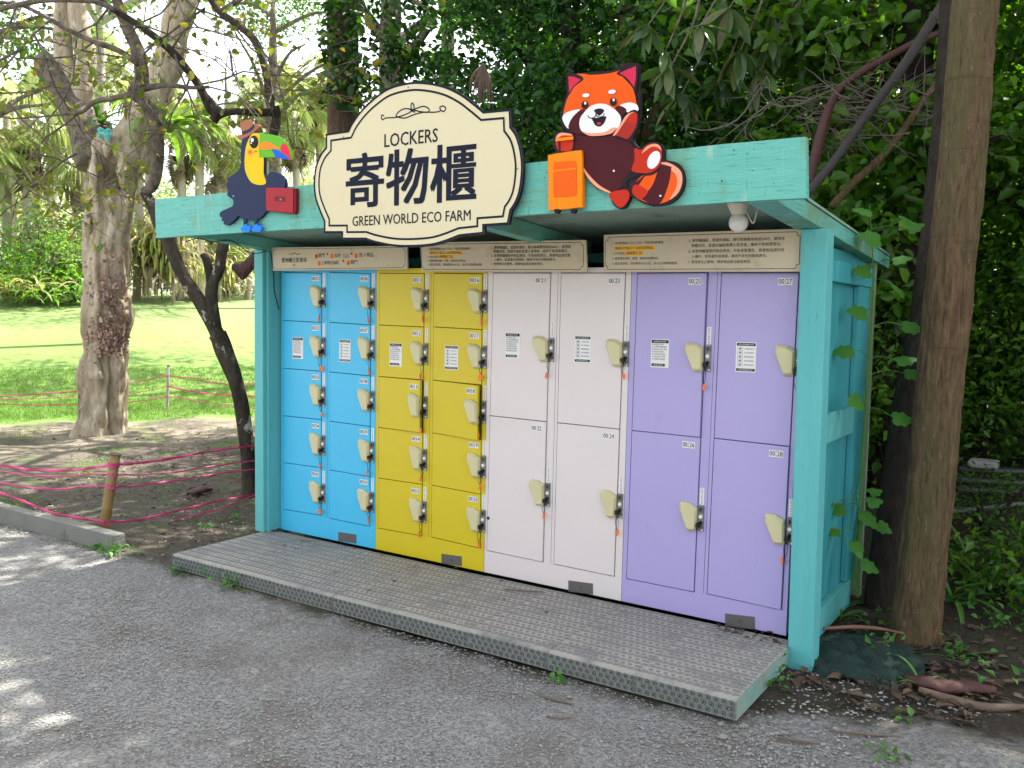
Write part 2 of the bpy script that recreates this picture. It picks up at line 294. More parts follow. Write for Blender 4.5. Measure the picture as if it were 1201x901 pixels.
# ---------------------------------------------------------------- ground: one sheet
def make_ground():
    xs = np.unique(np.concatenate([np.linspace(-160, -30, 34), np.linspace(-30, -8, 60), np.linspace(-8, 9, 180), np.linspace(9, 40, 24), np.linspace(40, 160, 8)]))
    ys = np.unique(np.concatenate([np.linspace(-80, -6, 16), np.linspace(-6, 9, 170), np.linspace(9, 40, 60), np.linspace(40, 170, 30)]))
    X, Y = np.meshgrid(xs, ys); Z = ground_z(X, Y)
    rng = np.random.default_rng(3)
    near = (X > -8) & (X < 9) & (Y > -6) & (Y < 9)
    amp = np.where(Y < -.85, .006, .02)*near
    for fx, fy, a in ((3.1, 2.3, .5), (6.7, -5.1, .3), (1.3, 4.4, .6), (11, 9, .2)):
        Z = Z + amp*a*np.sin(fx*X+fy*Y+rng.uniform(0, 6))
    Z -= .012
    ny, nx = X.shape; V = np.stack([X, Y, Z], -1).reshape(-1, 3)
    I = np.arange(nx*ny).reshape(ny, nx); F = np.stack([I[:-1, :-1], I[:-1, 1:], I[1:, 1:], I[1:, :-1]], -1).reshape(-1, 4)
    me = bpy.data.meshes.new('ground'); me.from_pydata(V.tolist(), [], F.tolist()); me.polygons.foreach_set('use_smooth', [True]*len(F))
    o = bpy.data.objects.new('ground', me); COL.objects.link(o); tag(o, 'gravel path, bare dirt under the trees and sunlit lawn beyond', kind='structure')
    m = bpy.data.materials.new('gravel_dirt_and_lawn'); m.use_nodes = True; N = m.node_tree; L = N.links; b = N.nodes['Principled BSDF']
    b.inputs['Roughness'].default_value = .92; b.inputs['Specular IOR Level'].default_value = .25
    def node(t, **k):
        x = N.nodes.new(t)
        for a, v in k.items(): setattr(x, a, v)
        return x
    geo = node('ShaderNodeNewGeometry'); sp = node('ShaderNodeSeparateXYZ'); L.new(geo.outputs['Position'], sp.inputs[0])
    def noi(sc, det=6, r=.6):
        x = node('ShaderNodeTexNoise'); x.inputs['Scale'].default_value = sc; x.inputs['Detail'].default_value = det; x.inputs['Roughness'].default_value = r; L.new(geo.outputs['Position'], x.inputs['Vector']); return x.outputs['Fac']
    def mr(f, a, c, d=0, e=1):
        x = node('ShaderNodeMapRange'); L.new(f, x.inputs[0]); x.inputs[1].default_value = a; x.inputs[2].default_value = c; x.inputs[3].default_value = d; x.inputs[4].default_value = e; return x.outputs[0]
    def ma(op, a, c):
        x = node('ShaderNodeMath', operation=op)
        for i, q in enumerate((a, c)):
            if isinstance(q, (int, float)): x.inputs[i].default_value = q
            else: L.new(q, x.inputs[i])
        return x.outputs[0]
    def mix(f, a, c):
        x = node('ShaderNodeMix', data_type='RGBA')
        L.new(f, x.inputs['Factor']) if not isinstance(f, float) else setattr(x.inputs['Factor'], 'default_value', f)
        for q, s_ in ((a, 'A'), (c, 'B')):
            if isinstance(q, tuple): x.inputs[s_].default_value = (*q, 1)
            else: L.new(q, x.inputs[s_])
        return x.outputs['Result']
    # gravel: grains from voronoi cells, worn brown patches
    vo = node('ShaderNodeTexVoronoi'); vo.inputs['Scale'].default_value = 95; L.new(geo.outputs['Position'], vo.inputs['Vector'])
    vo2 = node('ShaderNodeTexVoronoi'); vo2.inputs['Scale'].default_value = 38; L.new(geo.outputs['Position'], vo2.inputs['Vector'])
    bw = node('ShaderNodeSeparateColor'); L.new(vo.outputs['Color'], bw.inputs[0]); bw2 = node('ShaderNodeSeparateColor'); L.new(vo2.outputs['Color'], bw2.inputs[0])
    g = mix(bw.outputs[0], (.18, .175, .165), (.44, .43, .41))
    g = mix(mr(bw2.outputs[1], .93, .98), g, (.44, .43, .415))
    g = mix(mr(noi(300, 2), .56, .66), g, (.19, .186, .178))
    g = mix(mr(noi(1.6, 8, .68), .48, .68, 0, .75), g, (.16, .138, .11))
    g = mix(mr(noi(.9, 6, .6), .52, .7, 0, .3), g, (.30, .295, .285))
    # bare soil
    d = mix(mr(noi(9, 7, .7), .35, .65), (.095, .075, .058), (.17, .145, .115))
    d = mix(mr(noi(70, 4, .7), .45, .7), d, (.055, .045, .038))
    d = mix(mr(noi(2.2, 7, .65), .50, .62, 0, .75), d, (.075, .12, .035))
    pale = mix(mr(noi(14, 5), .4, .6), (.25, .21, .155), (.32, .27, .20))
    # lawn
    l = mix(mr(noi(.5, 6, .6), .35, .65), (.15, .26, .055), (.20, .30, .09))
    l = mix(mr(noi(30, 5, .7), .35, .7), l, (.12, .20, .04))
    # zones (world metres)
    wob = ma('MULTIPLY', ma('SUBTRACT', noi(2.2, 6, .7), .5), .75)
    yb = ma('ADD', sp.outputs['Y'], wob)
    xr = mr(sp.outputs['X'], 3.4, 3.9, -.86, -.42)
    grav = mr(ma('SUBTRACT', xr, yb), -.06, .10)
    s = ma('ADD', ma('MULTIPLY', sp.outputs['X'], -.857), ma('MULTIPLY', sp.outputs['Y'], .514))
    sw = ma('ADD', s, ma('MULTIPLY', ma('SUBTRACT', noi(1.2, 7, .7), .5), 1.6))
    lawn = mr(sw, 7.6, 8.0)
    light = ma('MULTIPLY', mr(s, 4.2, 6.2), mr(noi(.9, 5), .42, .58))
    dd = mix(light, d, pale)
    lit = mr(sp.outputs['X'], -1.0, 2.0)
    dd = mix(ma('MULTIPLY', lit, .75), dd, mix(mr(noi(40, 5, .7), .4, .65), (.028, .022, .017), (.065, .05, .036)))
    l = mix(ma('MULTIPLY', mr(s, 12, 26), .75), l, mix(mr(noi(3, 5), .3, .7), (.26, .32, .15), (.22, .30, .11)))  # paler with distance: sun glare on the far lawn put into its colour
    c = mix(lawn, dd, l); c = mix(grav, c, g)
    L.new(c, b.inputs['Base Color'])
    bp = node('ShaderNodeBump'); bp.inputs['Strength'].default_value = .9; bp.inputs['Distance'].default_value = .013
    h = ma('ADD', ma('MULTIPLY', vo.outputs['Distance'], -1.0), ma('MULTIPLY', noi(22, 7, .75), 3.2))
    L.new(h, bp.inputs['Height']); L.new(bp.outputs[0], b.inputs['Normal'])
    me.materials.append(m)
make_ground()

# ---------------------------------------------------------------- shelter
YF = -.79
sh = empty('locker_shelter', (1.75, 0, 0), 'turquoise painted timber shelter with a deep fascia, open at the front over the lockers', 'shelter')
def part(mb, name, m, parent=sh, **k): return mb.build(name, m, parent, **k)
# fascia: one broad board, slightly uneven
a, b_, c, d = [on(*q, 1, YF) for q in ((181.6, 234), (183, 279), (946, 232), (945.2, 160))]
mb = MB(); fas = [(a[0], a[2]), (b_[0], b_[2]), (c[0], c[2]), (d[0], d[2])]
n = 24; top = [(fas[0][0]+(fas[3][0]-fas[0][0])*i/n, fas[0][1]+(fas[3][1]-fas[0][1])*i/n+random.uniform(-.0015, .0015)) for i in range(n+1)]
bot = [(fas[1][0]+(fas[2][0]-fas[1][0])*i/n, fas[1][1]+(fas[2][1]-fas[1][1])*i/n+random.uniform(-.002, .002)) for i in range(n+1)]
mb.prism_y(bot+top[::-1], YF, YF+.035)
part(mb, 'fascia_board', TURQ)
XL0, XR0 = -.12, 3.64
def zt(y): return 2.125-(y+.342)*.066       # roof top line along the side beams
def zl(y): return 2.066-(y+.79)*.064        # lower edge
mb = MB()
for x0, x1 in ((-.104, 3.628),):
    mb.bar([(x0, YF+.036, zt(YF)-.012), (x1, YF+.036, zt(YF)-.012), (x1, 1.42, zt(1.42)-.012), (x0, 1.42, zt(1.42)-.012), (x0, YF+.036, zt(YF)), (x1, YF+.036, zt(YF)), (x1, 1.42, zt(1.42)), (x0, 1.42, zt(1.42))])
part(mb, 'roof_panel', [SOFF])
def ybeam(x0, x1, y0, y1, top, low):
    return MB().bar([(x0, y0, low(y0)), (x1, y0, low(y0)), (x1, y1, low(y1)), (x0, y1, low(y1)), (x0, y0, top(y0)), (x1, y0, top(y0)), (x1, y1, top(y1)), (x0, y1, top(y1))])
zb = lambda y: zt(y)-.014
part(ybeam(3.50, 3.622, YF+.037, 1.44, zb, zl), 'side_beam', TURQ, bevel=.003)
part(ybeam(-.105, .0, YF+.037, 1.44, zb, zl), 'side_beam', TURQ, bevel=.003)
p1 = on(640, 250, 1, YF+.04)
part(ybeam(2.045, 2.13, YF+.037, .5, zb, lambda y: zl(y)-.012), 'cross_beam', TURQ, bevel=.003)
part(MB().box((.0, .46, 1.93), (3.5, .52, zl(.5)-.001)), 'back_beam', TURQ_S)
# posts, leaning as the real ones do
def post(pts, y0, y1, zt_):
    (xa, xb, za, zb_), (xc, xd) = pts, zt_[:2]
    return MB().bar([(xa, y0, za), (xb, y0, zb_), (xb, y1, zb_), (xa, y1, za), (xc, y0, zt_[2]), (xd, y0, zt_[2]), (xd, y1, zt_[2]), (xc, y1, zt_[2])])
part(post((3.556, 3.672, -.03, -.03), -.115, .0, (3.534, 3.654, zl(-.1)-.002)), 'post', TURQ_V, bevel=.006)
part(post((-.118, -.032, .12-.03, .09), -.13, -.02, (-.118, -.034, zl(-.1)-.002)), 'post', TURQ_V, bevel=.005)
# right side: recessed panel, rails, back strip
part(MB().box((3.545, .0, .12), (3.56, 1.12, 1.97)), 'side_panel', TURQ_S)
for y0, y1, z0, z1, nm in ((.0, .82, 1.005, 1.15, 'side_rail'), (.0, .93, .02, .165, 'side_rail')):
    part(MB().box((3.562, y0, z0), (3.60, y1, z1)), nm, TURQ_V, bevel=.003)
part(MB().box((3.562, .0, 1.80), (3.598, 1.12, 1.905)), 'side_rail', TURQ_S, bevel=.003)
part(MB().box((3.562, .84, .168), (3.592, 1.09, 1.798)), 'corner_board', TURQ_S, bevel=.003)
part(MB().box((3.55, 1.122, -.02), (3.612, 1.16, 1.94)), 'back_strip', mat('mossy_yellow_batten', (.28, .30, .12), .7, (.12, .30, .22), 4, .8, .2, 60, (4, 4, .6)), bevel=.002)
part(MB().box((-.105, -.02, .05), (-.02, 1.12, 2.0)), 'side_panel', TURQ_V)
part(MB().box((-.1, 1.125, .0), (3.545, 1.15, 1.97)), 'back_panel', DARKIN)
# inner lining board of the left wall shown in front of the lockers
part(MB().box((-.031, -.10, .09), (-.012, .03, 2.06)), 'lining_board', TURQ_V)
# nail dents of the fascia
mb = MB(); random.seed(5)
for i in range(34):
    x = random.uniform(-.2, 3.7); z = random.uniform(2.09, 2.27)
    if random.random() < .4: x = random.choice([.1, .95, 2.6, 3.45])+random.uniform(-.06, .06)
    r = random.uniform(.0015, .0035); mb.flat_y([(x+r*math.cos(t*1.047)*random.uniform(.7, 1.3), z+r*math.sin(t*1.047)) for t in range(6)], YF-.0012)
part(mb, 'nail_marks', DARKIN, kind='stuff')

# ---------------------------------------------------------------- tread-plate platform
pf = empty('metal_platform', (1.75, -.42, 0), 'low step of punched anti-slip metal plates in front of the lockers', 'platform')
seams = [-.055, .41, .876, 1.33, 1.78, 2.23, 2.68, 3.12, 3.557]
ZP = .088
def plate_mesh(w_, dpt):
    mb = MB(); mb.box((.0015, .0, -.012), (w_-.0015, dpt, 0)); mb.box((.0015, -.002, -.088), (w_-.0015, .004, -.0125), 1); return mb
def bumps(w_, dpt):
    mb = MB(); nx = int(round(w_/.0335)); px_ = w_/nx; ny = int(dpt/.037)
    def bump(c, e1, e2, nn, ri, ro, h, mi, hm):
        k = len(mb.v); c, e1, e2, nn = map(Vector, (c, e1, e2, nn))
        for r, hh in ((ro, 0), (ri*1.15, h), (ri*.72, h*.9), (ri*.6, h*.1)):
            for j in range(8):
                a_ = j*math.pi/4; mb.v.append(tuple(c+e1*(r*math.cos(a_))+e2*(r*math.sin(a_))+nn*hh))
        for q in range(3):
            for j in range(8): mb.f.append((k+q*8+j, k+q*8+(j+1) % 8, k+q*8+8+(j+1) % 8, k+q*8+8+j)); mb.m.append((hm if q == 0 else mi) if q < 2 else hm)
        mb.f.append(tuple(k+24+j for j in range(8))); mb.m.append(hm)
    for j in range(ny):
        for i in range(nx):
            x = (i+.5)*px_+(px_*.0 if j % 2 else 0); y = .022+(j+.5)*(dpt-.03)/ny
            big = (j % 2 == 0)
            if big: bump((x, y, .0003), (1, 0, 0), (0, 1, 0), (0, 0, 1), .0105, .0165, .0052, 0, 2)
            else: bump((x+px_*.5 if i < nx-1 else x, y, .0003), (1, 0, 0), (0, 1, 0), (0, 0, 1), .0075, .0115, .0012, 2, 2)
    for i in range(nx):
        for j, z in enumerate((-.022, -.047, -.072)):
            bump(((i+.5+(.0 if j % 2 == 0 else .45))*px_ if i < nx-1 else (i+.5)*px_, -.0023, z), (1, 0, 0), (0, 0, 1), (0, -1, 0), .0085, .0125, .004, 1, 3)
    return mb
PM = {}
for i in range(len(seams)-1):
    w_ = seams[i+1]-seams[i]; key = round(w_, 2); w_ = key if abs(w_-key) < .006 else w_
    if key not in PM:
        o = plate_mesh(w_, .79).build('tread_plate', [PLATE, PLATEF]); q = bumps(w_, .79).build('punched_bumps', [PLATE, PLATEF, HOLE, HOLE2]); q.parent = o; q['kind'] = 'stuff'
        PM[key] = (o.data, q.data)
    else:
        o = bpy.data.objects.new('tread_plate', PM[key][0]); COL.objects.link(o)
        q = bpy.data.objects.new('punched_bumps', PM[key][1]); COL.objects.link(q); q.parent = o; q['kind'] = 'stuff'
    o.location = (seams[i], -.831, ZP+random.uniform(-.0015, .0015)); o.rotation_euler = (random.uniform(-.002, .002), random.uniform(-.002, .002), 0); attach(o, pf)
mb = MB().box((3.5575, -.826, .0), (3.563, -.12, ZP-.004)); mb.build('end_board', mat('flaking_turquoise_end_board', (.28, .28, .24), .8, (.10, .36, .33), 5, .5, .4, 60, col3=(.2, .19, .16), scale3=9), pf)
# steel frame under the plates, with bolts
MB().box((-.04, -.815, .002), (3.55, -.01, .07)).build('support_frame', DARKIN, pf)

# ---------------------------------------------------------------- text
_tc = {}
def text_geo(s, bold=0):
    if (s, bold) in _tc: return _tc[(s, bold)]
    cu = bpy.data.curves.new('t', 'FONT'); cu.body = s; cu.resolution_u = 2; cu.offset = bold; cu.align_x = 'LEFT'
    o = bpy.data.objects.new('t', cu); COL.objects.link(o)
    bpy.context.view_layer.update(); dg = bpy.context.evaluated_depsgraph_get(); me = o.evaluated_get(dg).to_mesh()
    v = np.empty(len(me.vertices)*3); me.vertices.foreach_get('co', v); v = v.reshape(-1, 3)
    f = [tuple(p.vertices) for p in me.polygons]; o.evaluated_get(dg).to_mesh_clear()
    bpy.data.objects.remove(o); bpy.data.curves.remove(cu)
    _tc[(s, bold)] = (v, f); return v, f
def put_text(mb, s, x0, x1, z, y, m=0, h=None, bold=0, slope=0, hmax=None):
    """text from x0 to x1 at base line z on the plane y; h = glyph height of the bounding box (None: natural)"""
    if bold:
        e_ = bold*(x1-x0)/max(1, len(s))*.42
        for q, (dx, dz) in enumerate(((-e_, -e_*.6), (e_, -e_*.6), (-e_, e_*.6), (e_, e_*.6))): put_text(mb, s, x0+dx, x1+dx, z+dz, y-q*.0001, m, h, 0, slope, hmax)
        return
    v, f = text_geo(s, bold); a0, a1 = v[:, 0].min(), v[:, 0].max(); b0, b1 = v[:, 1].min(), v[:, 1].max()
    sx = (x1-x0)/(a1-a0); sz = sx if h is None else h/(b1-b0)
    if hmax and sx*(b1-b0) > hmax: sz = hmax/(b1-b0)
    zz = z+(v[:, 1]-(b0 if h is not None else 0))*sz; xx = x0+(v[:, 0]-a0)*sx
    mb.add([(xx[i], y, zz[i]+slope*(xx[i]-x0)) for i in range(len(v))], f, m)

# ---------------------------------------------------------------- lockers
TOPZ = [1.893, 1.887, 1.879, 1.867, 1.837]
def px0(u, v): p = on(u, v, 1, 0); return (p[0], p[2])
XB = [(px0(330, 316)[0], px0(329, 623.6)[0]), (px0(441.6, 315)[0], px0(440, 645.4)[0]), (px0(572.5, 314)[0], px0(567.5, 674)[0]), (px0(741, 313.7)[0], px0(728.5, 708.5)[0]), (px0(942, 313)[0], px0(922, 748.7)[0])]
LZB = .0935
banks = [
 ('blue', BLUE, [[(333,319.5),(377.5,320.7),(332.8,597.4),(377,604.4)], [(386.7,319.5),(435,321),(386.7,607.9),(434,617.4)]], 5, 1, (397,624,418,637.5)),
 ('yellow', YELL, [[(445.4,320.5),(498,321),(443.6,619.4),(494.9,628.6)], [(509.1,320.5),(566,321.2),(506.1,629.9),(563.6,643.1)]], 5, 11, (518,649.5,541.6,664)),
 ('white', WHIT, [[(578.8,320.3),(646.2,320.3),(571.2,645.6),(637.2,659.2)], [(658.4,320.3),(733.9,320.3),(649.7,661.6),(720.6,676)]], 2, 21, (666.8,680.8,695.5,697.3)),
 ('lilac', PURP, [[(748,320.5),(830.5,320),(735,678.7),(814.2,694.3)], [(846.5,320),(937.5,320),(829.4,696.5),(916.8,715.1)]], 2, 25, (850.6,719.5,885.4,738.4)),
]
def lerp2(a, b, t): return (a[0]+(b[0]-a[0])*t, a[1]+(b[1]-a[1])*t)
GUARD = [(.006, .050), (-.034, .072), (-.074, .076), (-.088, .066), (-.089, .035), (-.045, -.066), (-.036, -.070), (.006, -.066)]
def guard_mesh():
    mb = MB(); o = GUARD; i = [(x*.8-.006, z*.82) for x, z in GUARD]; n = len(o); k = 0
    mb.v += [(x, 0, z) for x, z in o]+[(x, -.016, z) for x, z in o]+[(x, -.028, z) for x, z in i]
    for r in (0, 1):
        mb.f += [(r*n+j, r*n+(j+1) % n, (r+1)*n+(j+1) % n, (r+1)*n+j) for j in range(n)]
    mb.f.append(tuple(2*n+j for j in range(n))); mb.m += [0]*len(mb.f); return mb
GM = None
def share(name, me, parent, loc, mats=None):
    o = bpy.data.objects.new(name, me); COL.objects.link(o); o.parent = parent; o.location = loc; return o
def small_meshes():
    D = {}
    def mk(mb, name, mats):
        me = mb.mesh(name)
        for m_ in mats: me.materials.append(m_)
        if len(mats) > 1: me.polygons.foreach_set('material_index', mb.m)
        return me
    D['guard'] = mk(guard_mesh(), 'handle_guard', [BEIGE])
    # lock: plate with coin slot, button, cylinder
    mb = MB(); mb.box((-.014, -.006, -.068), (.014, 0, .064)); mb.box((-.011, -.012, .030), (.011, -.0062, .058), 1); mb.box((-.004, -.0135, .036), (.004, -.0122, .052), 2)
    for zc, r, mi in ((.008, .010, 3), (-.022, .008, 2), (-.046, .0095, 1)):
        k = len(mb.v); mb.v += [(r*math.cos(t*.6283), -.0065, zc+r*math.sin(t*.6283)) for t in range(10)]+[(r*math.cos(t*.6283), -.015, zc+r*math.sin(t*.6283)) for t in range(10)]
        mb.f += [(k+t, k+(t+1) % 10, k+10+(t+1) % 10, k+10+t) for t in range(10)]+[tuple(k+10+t for t in range(10))]; mb.m += [mi]*11
    mb.box((-.012, -.009, -.034), (.002, -.0062, -.028), 2); mb.box((.004, -.010, -.064), (.011, -.0062, -.056), 3)
    D['lock'] = mk(mb, 'coin_lock', [STEEL, DSTEEL, BLACK, LABW])
    mb = MB(); mb.box((-.011, -.0012, 0), (.011, 0, .085)); random.seed(2)
    s_ = '投幣式置物櫃'
    for i, ch in enumerate(s_): put_text(mb, ch, -.0055, .0055, .072-i*.0135, -.0016, 1)
    D['strip'] = mk(mb, 'instruction_strip', [LABW, GREYINK])
    mb = MB(); mb.lathe([(.0, -.012), (.007, -.012), (.007, .0), (.0, .0)], n=8); mb.v = [(x, z-.013, y) for x, y, z in mb.v]
    mb.box((-.011, -.036, -.010), (.007, -.024, .012)); mb.tube([(0, -.030, -.01), (-.003, -.032, -.018), (0, -.03, -.026)], .003, 5)
    D['key'] = mk(mb, 'key', [BLACK])
    for nm, ln in (('cordA', .085), ('cordB', .06)):
        mb = MB(); mb.tube(curve([(0, -.03, -.012), (-.010, -.032, -.03), (-.011, -.03, -ln*.6), (-.002, -.03, -ln), (.007, -.03, -ln*.6), (.006, -.032, -.03), (.002, -.03, -.012)], 4), .0014, 4)
        D[nm] = mk(mb, 'key_cord', [BLACK])
    mb = MB(); c = [(.0, .0), (.012, -.004), (.015, -.018), (.012, -.032), (0, -.037), (-.012, -.032), (-.015, -.018), (-.012, -.004)]; mb.prism_y([(x, z) for x, z in c], -.033, -.029)
    D['tag'] = mk(mb, 'key_tag', [ORTAG]); mb2 = MB(); mb2.prism_y([(x*.45, z*.95) for x, z in c], -.034, -.026); D['tag2'] = mk(mb2, 'key_tag', [ORTAG]); D['tag3'] = mk(mb2, 'key_tag', [REDTAG])
    # notices
    mb = MB(); mb.box((-.05, -.0012, -.0725), (.05, 0, .0725)); mb.flat_y([(-.047, .053), (.047, .053), (.047, .069), (-.047, .069)], -.0016, 1)
    put_text(mb, '寄物櫃使用注意事項', -.036, .036, .0575, -.002, 0); mb.flat_y([(-.045, -.066), (.03, -.066), (.03, -.052), (-.045, -.052)], -.0016, 1); put_text(mb, '請妥善保管鑰匙', -.035, .022, -.0625, -.002, 0)
    for i, t in enumerate(['請先確認門已關好', '投入硬幣後轉動鑰匙', '貴重物品請勿放入櫃內', '遺失鑰匙需付費用', '每日營業結束前取回', '逾時物品將另行處理', '如有問題請洽服務處']): put_text(mb, t, -.044, -.044+.0086*len(t)*(.95 if i != 1 else 1.05), .043-i*.0125, -.0016, 1)
    D['noteA'] = mk(mb, 'notice_sticker', [LABW, INK])
    mb = MB(); mb.box((-.05, -.0012, -.0725), (.05, 0, .0725)); mb.flat_y([(-.046, .055), (.046, .055), (.046, .069), (-.046, .069)], -.0016, 1); put_text(mb, '投幣式寄物櫃操作說明', -.038, .038, .0588, -.002, 0)
    mb.flat_y([(-.046, -.068), (.046, -.068), (.046, -.055), (-.046, -.055)], -.0016, 1); put_text(mb, '使用完畢請取回物品', -.036, .036, -.0645, -.002, 0)
    for i in range(5):
        z0 = .034-i*.0195; mb.ring_y([(-.042, z0), (-.016, z0), (-.016, z0+.015), (-.042, z0+.015)], .0009, -.0016, 1)
        mb.flat_y([(-.034, z0+.003), (-.024, z0+.003), (-.022, z0+.011), (-.036, z0+.011)], -.0016, 2); put_text(mb, ['打開櫃門放物品', '投入硬幣關門', '轉動鑰匙取出', '妥善保管鑰匙', '開門取回物品'][i], -.008, .040, z0+.004, -.0016, 1)
    D['noteB'] = mk(mb, 'notice_sticker', [LABW, INK, GREYINK])
    return D
SM = small_meshes()
def label_mesh(num, plain):
    mb = MB(); w_ = .034
    if not plain: mb.box((-w_, -.0012, -.0165), (-.002, 0, .0165)); mb.box((.002, -.0012, -.0165), (w_, 0, .0165))
    s_ = '%04d' % num
    for a, x in ((s_[:2], -w_), (s_[2:], .002)):
        x0 = x+.003 if a[0] != '1' else x+.004
        put_text(mb, a, x0, x+w_-.005, -.0115, -.0016, 1, h=.024, bold=.05)
    me = mb.mesh('number_label'); me.materials.append(LABW); me.materials.append(INK); me.polygons.foreach_set('material_index', mb.m); return me
colr = {'blue': 'sky blue', 'yellow': 'mustard yellow', 'white': 'pinkish white', 'lilac': 'lilac'}
lab = {'blue': 'sky blue metal locker unit of ten small doors beside the left post', 'yellow': 'mustard yellow metal locker unit of ten small doors, two of them ajar',
       'white': 'pinkish white metal locker unit of four tall doors, between the yellow and the lilac unit', 'lilac': 'lilac metal locker unit of four tall doors beside the right post'}
random.seed(21)
for bi, (nm, M_, cols, rows, num0, coin) in enumerate(banks):
    xa, xb_ = XB[bi], XB[bi+1]; g_ = .0015
    bl, tl, br, tr = (xa[1]+g_, LZB), (xa[0]+g_, TOPZ[bi]), (xb_[1]-g_, LZB), (xb_[0]-g_, TOPZ[bi+1])
    root = empty('locker_unit', ((bl[0]+br[0])/2, 0, LZB), lab[nm], 'lockers', 'coin locker units under the shelter')
    # world quads of both door columns
    Q = [[px0(*c) for c in col] for col in cols]      # TL TR BL BR
    fr = MB(); D0, D1 = 0, .02
    e = .0025
    rect = lambda q0, q1, q2, q3: fr.bar([(q0[0], D0, q0[1]), (q1[0], D0, q1[1]), (q1[0], D1, q1[1]), (q0[0], D1, q0[1]), (q2[0], D0, q2[1]), (q3[0], D0, q3[1]), (q3[0], D1, q3[1]), (q2[0], D1, q2[1])])
    xs = lambda t: (tl[0]+(tr[0]-tl[0])*t)
    TLc = [(q[0][0]-e, q[0][1]+e) for q in Q]; TRc = [(q[1][0]+e, q[1][1]+e) for q in Q]; BLc = [(q[2][0]-e, q[2][1]-e) for q in Q]; BRc = [(q[3][0]+e, q[3][1]-e) for q in Q]
    # stiles run full height between rails
    stile = [(bl, BLc[0], tl, TLc[0]), (BRc[0], BLc[1], TRc[0], TLc[1]), (BRc[1], br, TRc[1], tr)]
    rect(bl, (BLc[0][0], bl[1]), (bl[0]+(tl[0]-bl[0])*.08, BLc[0][1]), BLc[0])
    # bottom rail as one polygon, top rail as one polygon, stiles as quads
    fr = MB()
    fr.prism_y([bl, br, (br[0], BRc[1][1]), BRc[1], BLc[1], BRc[0], BLc[0], (bl[0], BLc[0][1])], D0, D1)
    fr.prism_y([(tl[0], TLc[0][1]), TLc[0], TRc[0], TLc[1], TRc[1], (tr[0], TRc[1][1]), tr, tl], D0, D1)
    fr.prism_y([(bl[0], BLc[0][1]), BLc[0], TLc[0], (tl[0], TLc[0][1])], D0, D1)
    fr.prism_y([BRc[0], BLc[1], TLc[1], TRc[0]], D0, D1)
    fr.prism_y([BRc[1], (br[0], BRc[1][1]), (tr[0], TRc[1][1]), TRc[1]], D0, D1)
    # middle stile seam
    s0, s1 = lerp2(BRc[0], BLc[1], .72), lerp2(TRc[0], TLc[1], .72); fr.flat_y([(s0[0]-.0008, s0[1]), (s0[0]+.0008, s0[1]), (s1[0]+.0008, s1[1]), (s1[0]-.0008, s1[1])], -.0006, 1)
    fr.build('frame', [M_, DARKIN], root)
    MB().bar([(bl[0], D1+.012, LZB), (br[0], D1+.012, LZB), (br[0], .46, LZB), (bl[0], .46, LZB), (tl[0], D1+.012, tl[1]), (tr[0], D1+.012, tr[1]), (tr[0], .46, tr[1]), (tl[0], .46, tl[1])]).build('cabinet', mat(nm+'_shaded_cabinet_shell', tuple(c*.5 for c in {'blue': (.085, .47, .80), 'yellow': (.56, .47, .018), 'white': (.6, .57, .6), 'lilac': (.36, .33, .7)}[nm]), .5), root)  # half the enamel tone: shade behind the door gaps put into the colour
    MB().box((bl[0]+.02, .045, .088), (br[0]-.02, .44, LZB-.0005)).build('gap_shade_strip', DARKIN, root)  # near-black strip stands for the shade in the gap under the unit
    # coin box
    c0, c1, c2, c3 = px0(coin[0], coin[1]), px0(coin[2], coin[1]+(coin[3]-coin[1])*.22), px0(coin[2], coin[3]), px0(coin[0], coin[3]-(coin[3]-coin[1])*.22)
    mb = MB().prism_y([c3, c2, c1, c0], -.0025, 0)
    cx_, cz_ = (c0[0]+c2[0])/2, (c0[1]+c2[1])/2
    for r, y0_, mi in ((.0075, -.0028, 1), (.0045, -.0065, 2)):
        mb.prism_y([(cx_+r*math.cos(t*.6283), cz_+r*math.sin(t*.6283)) for t in range(10)], y0_, -.0024, mi)
    mb.build('coin_box_door', [DSTEEL, BLACK, STEEL], root)
    if nm == 'white':
        kx, kz = px0(573.2, 607.5); mb = MB()
        for r, y0_, mi in ((.011, -.006, 0), (.006, -.013, 1)): mb.prism_y([(kx+r*math.cos(t*.6283), kz+r*math.sin(t*.6283)) for t in range(10)], y0_, -.0005, mi)
        mb.build('cam_lock', [STEEL, BLACK], root)
    for ci, q in enumerate(Q):
        TL, TR, BL, BR = q
        for r in range(rows):
            num = num0+ci*rows+r
            t0, t1 = r/rows, (r+1)/rows
            if rows == 2: tm = .508; t0, t1 = (0, tm) if r == 0 else (tm, 1)
            a_, b2, c_, d_ = lerp2(TL, BL, t0), lerp2(TR, BR, t0), lerp2(TL, BL, t1), lerp2(TR, BR, t1)
            gp = .002
            door_q = [(c_[0]+gp, c_[1]+gp), (d_[0]-gp, d_[1]+gp), (b2[0]-gp, b2[1]-gp), (a_[0]+gp, a_[1]-gp)]
            org = Vector((c_[0], 0, c_[1]))
            ajar = {13: .075, 18: .095, 25: .028, 28: .02, 22: .012}.get(num, random.uniform(0, .004))
            mb = MB().prism_y(door_q, -.004, .016); dr = mb.build('door', M_, root, origin=org, bevel=.0018)
            dr.rotation_euler = (0, 0, -ajar)
            if ajar > .05: dr['label'] = colr[nm]+' door standing slightly ajar'
            H_ = a_[1]-c_[1]; W_ = d_[0]-c_[0]
            rx = (d_[0]+b2[0])/2-org.x
            o = share('number_label', label_mesh(num, False), dr, (b2[0]-org.x-.052-(.01 if rows == 2 else 0), -.0042, H_-.045))
            zc = H_*(.49 if rows == 5 else .485)
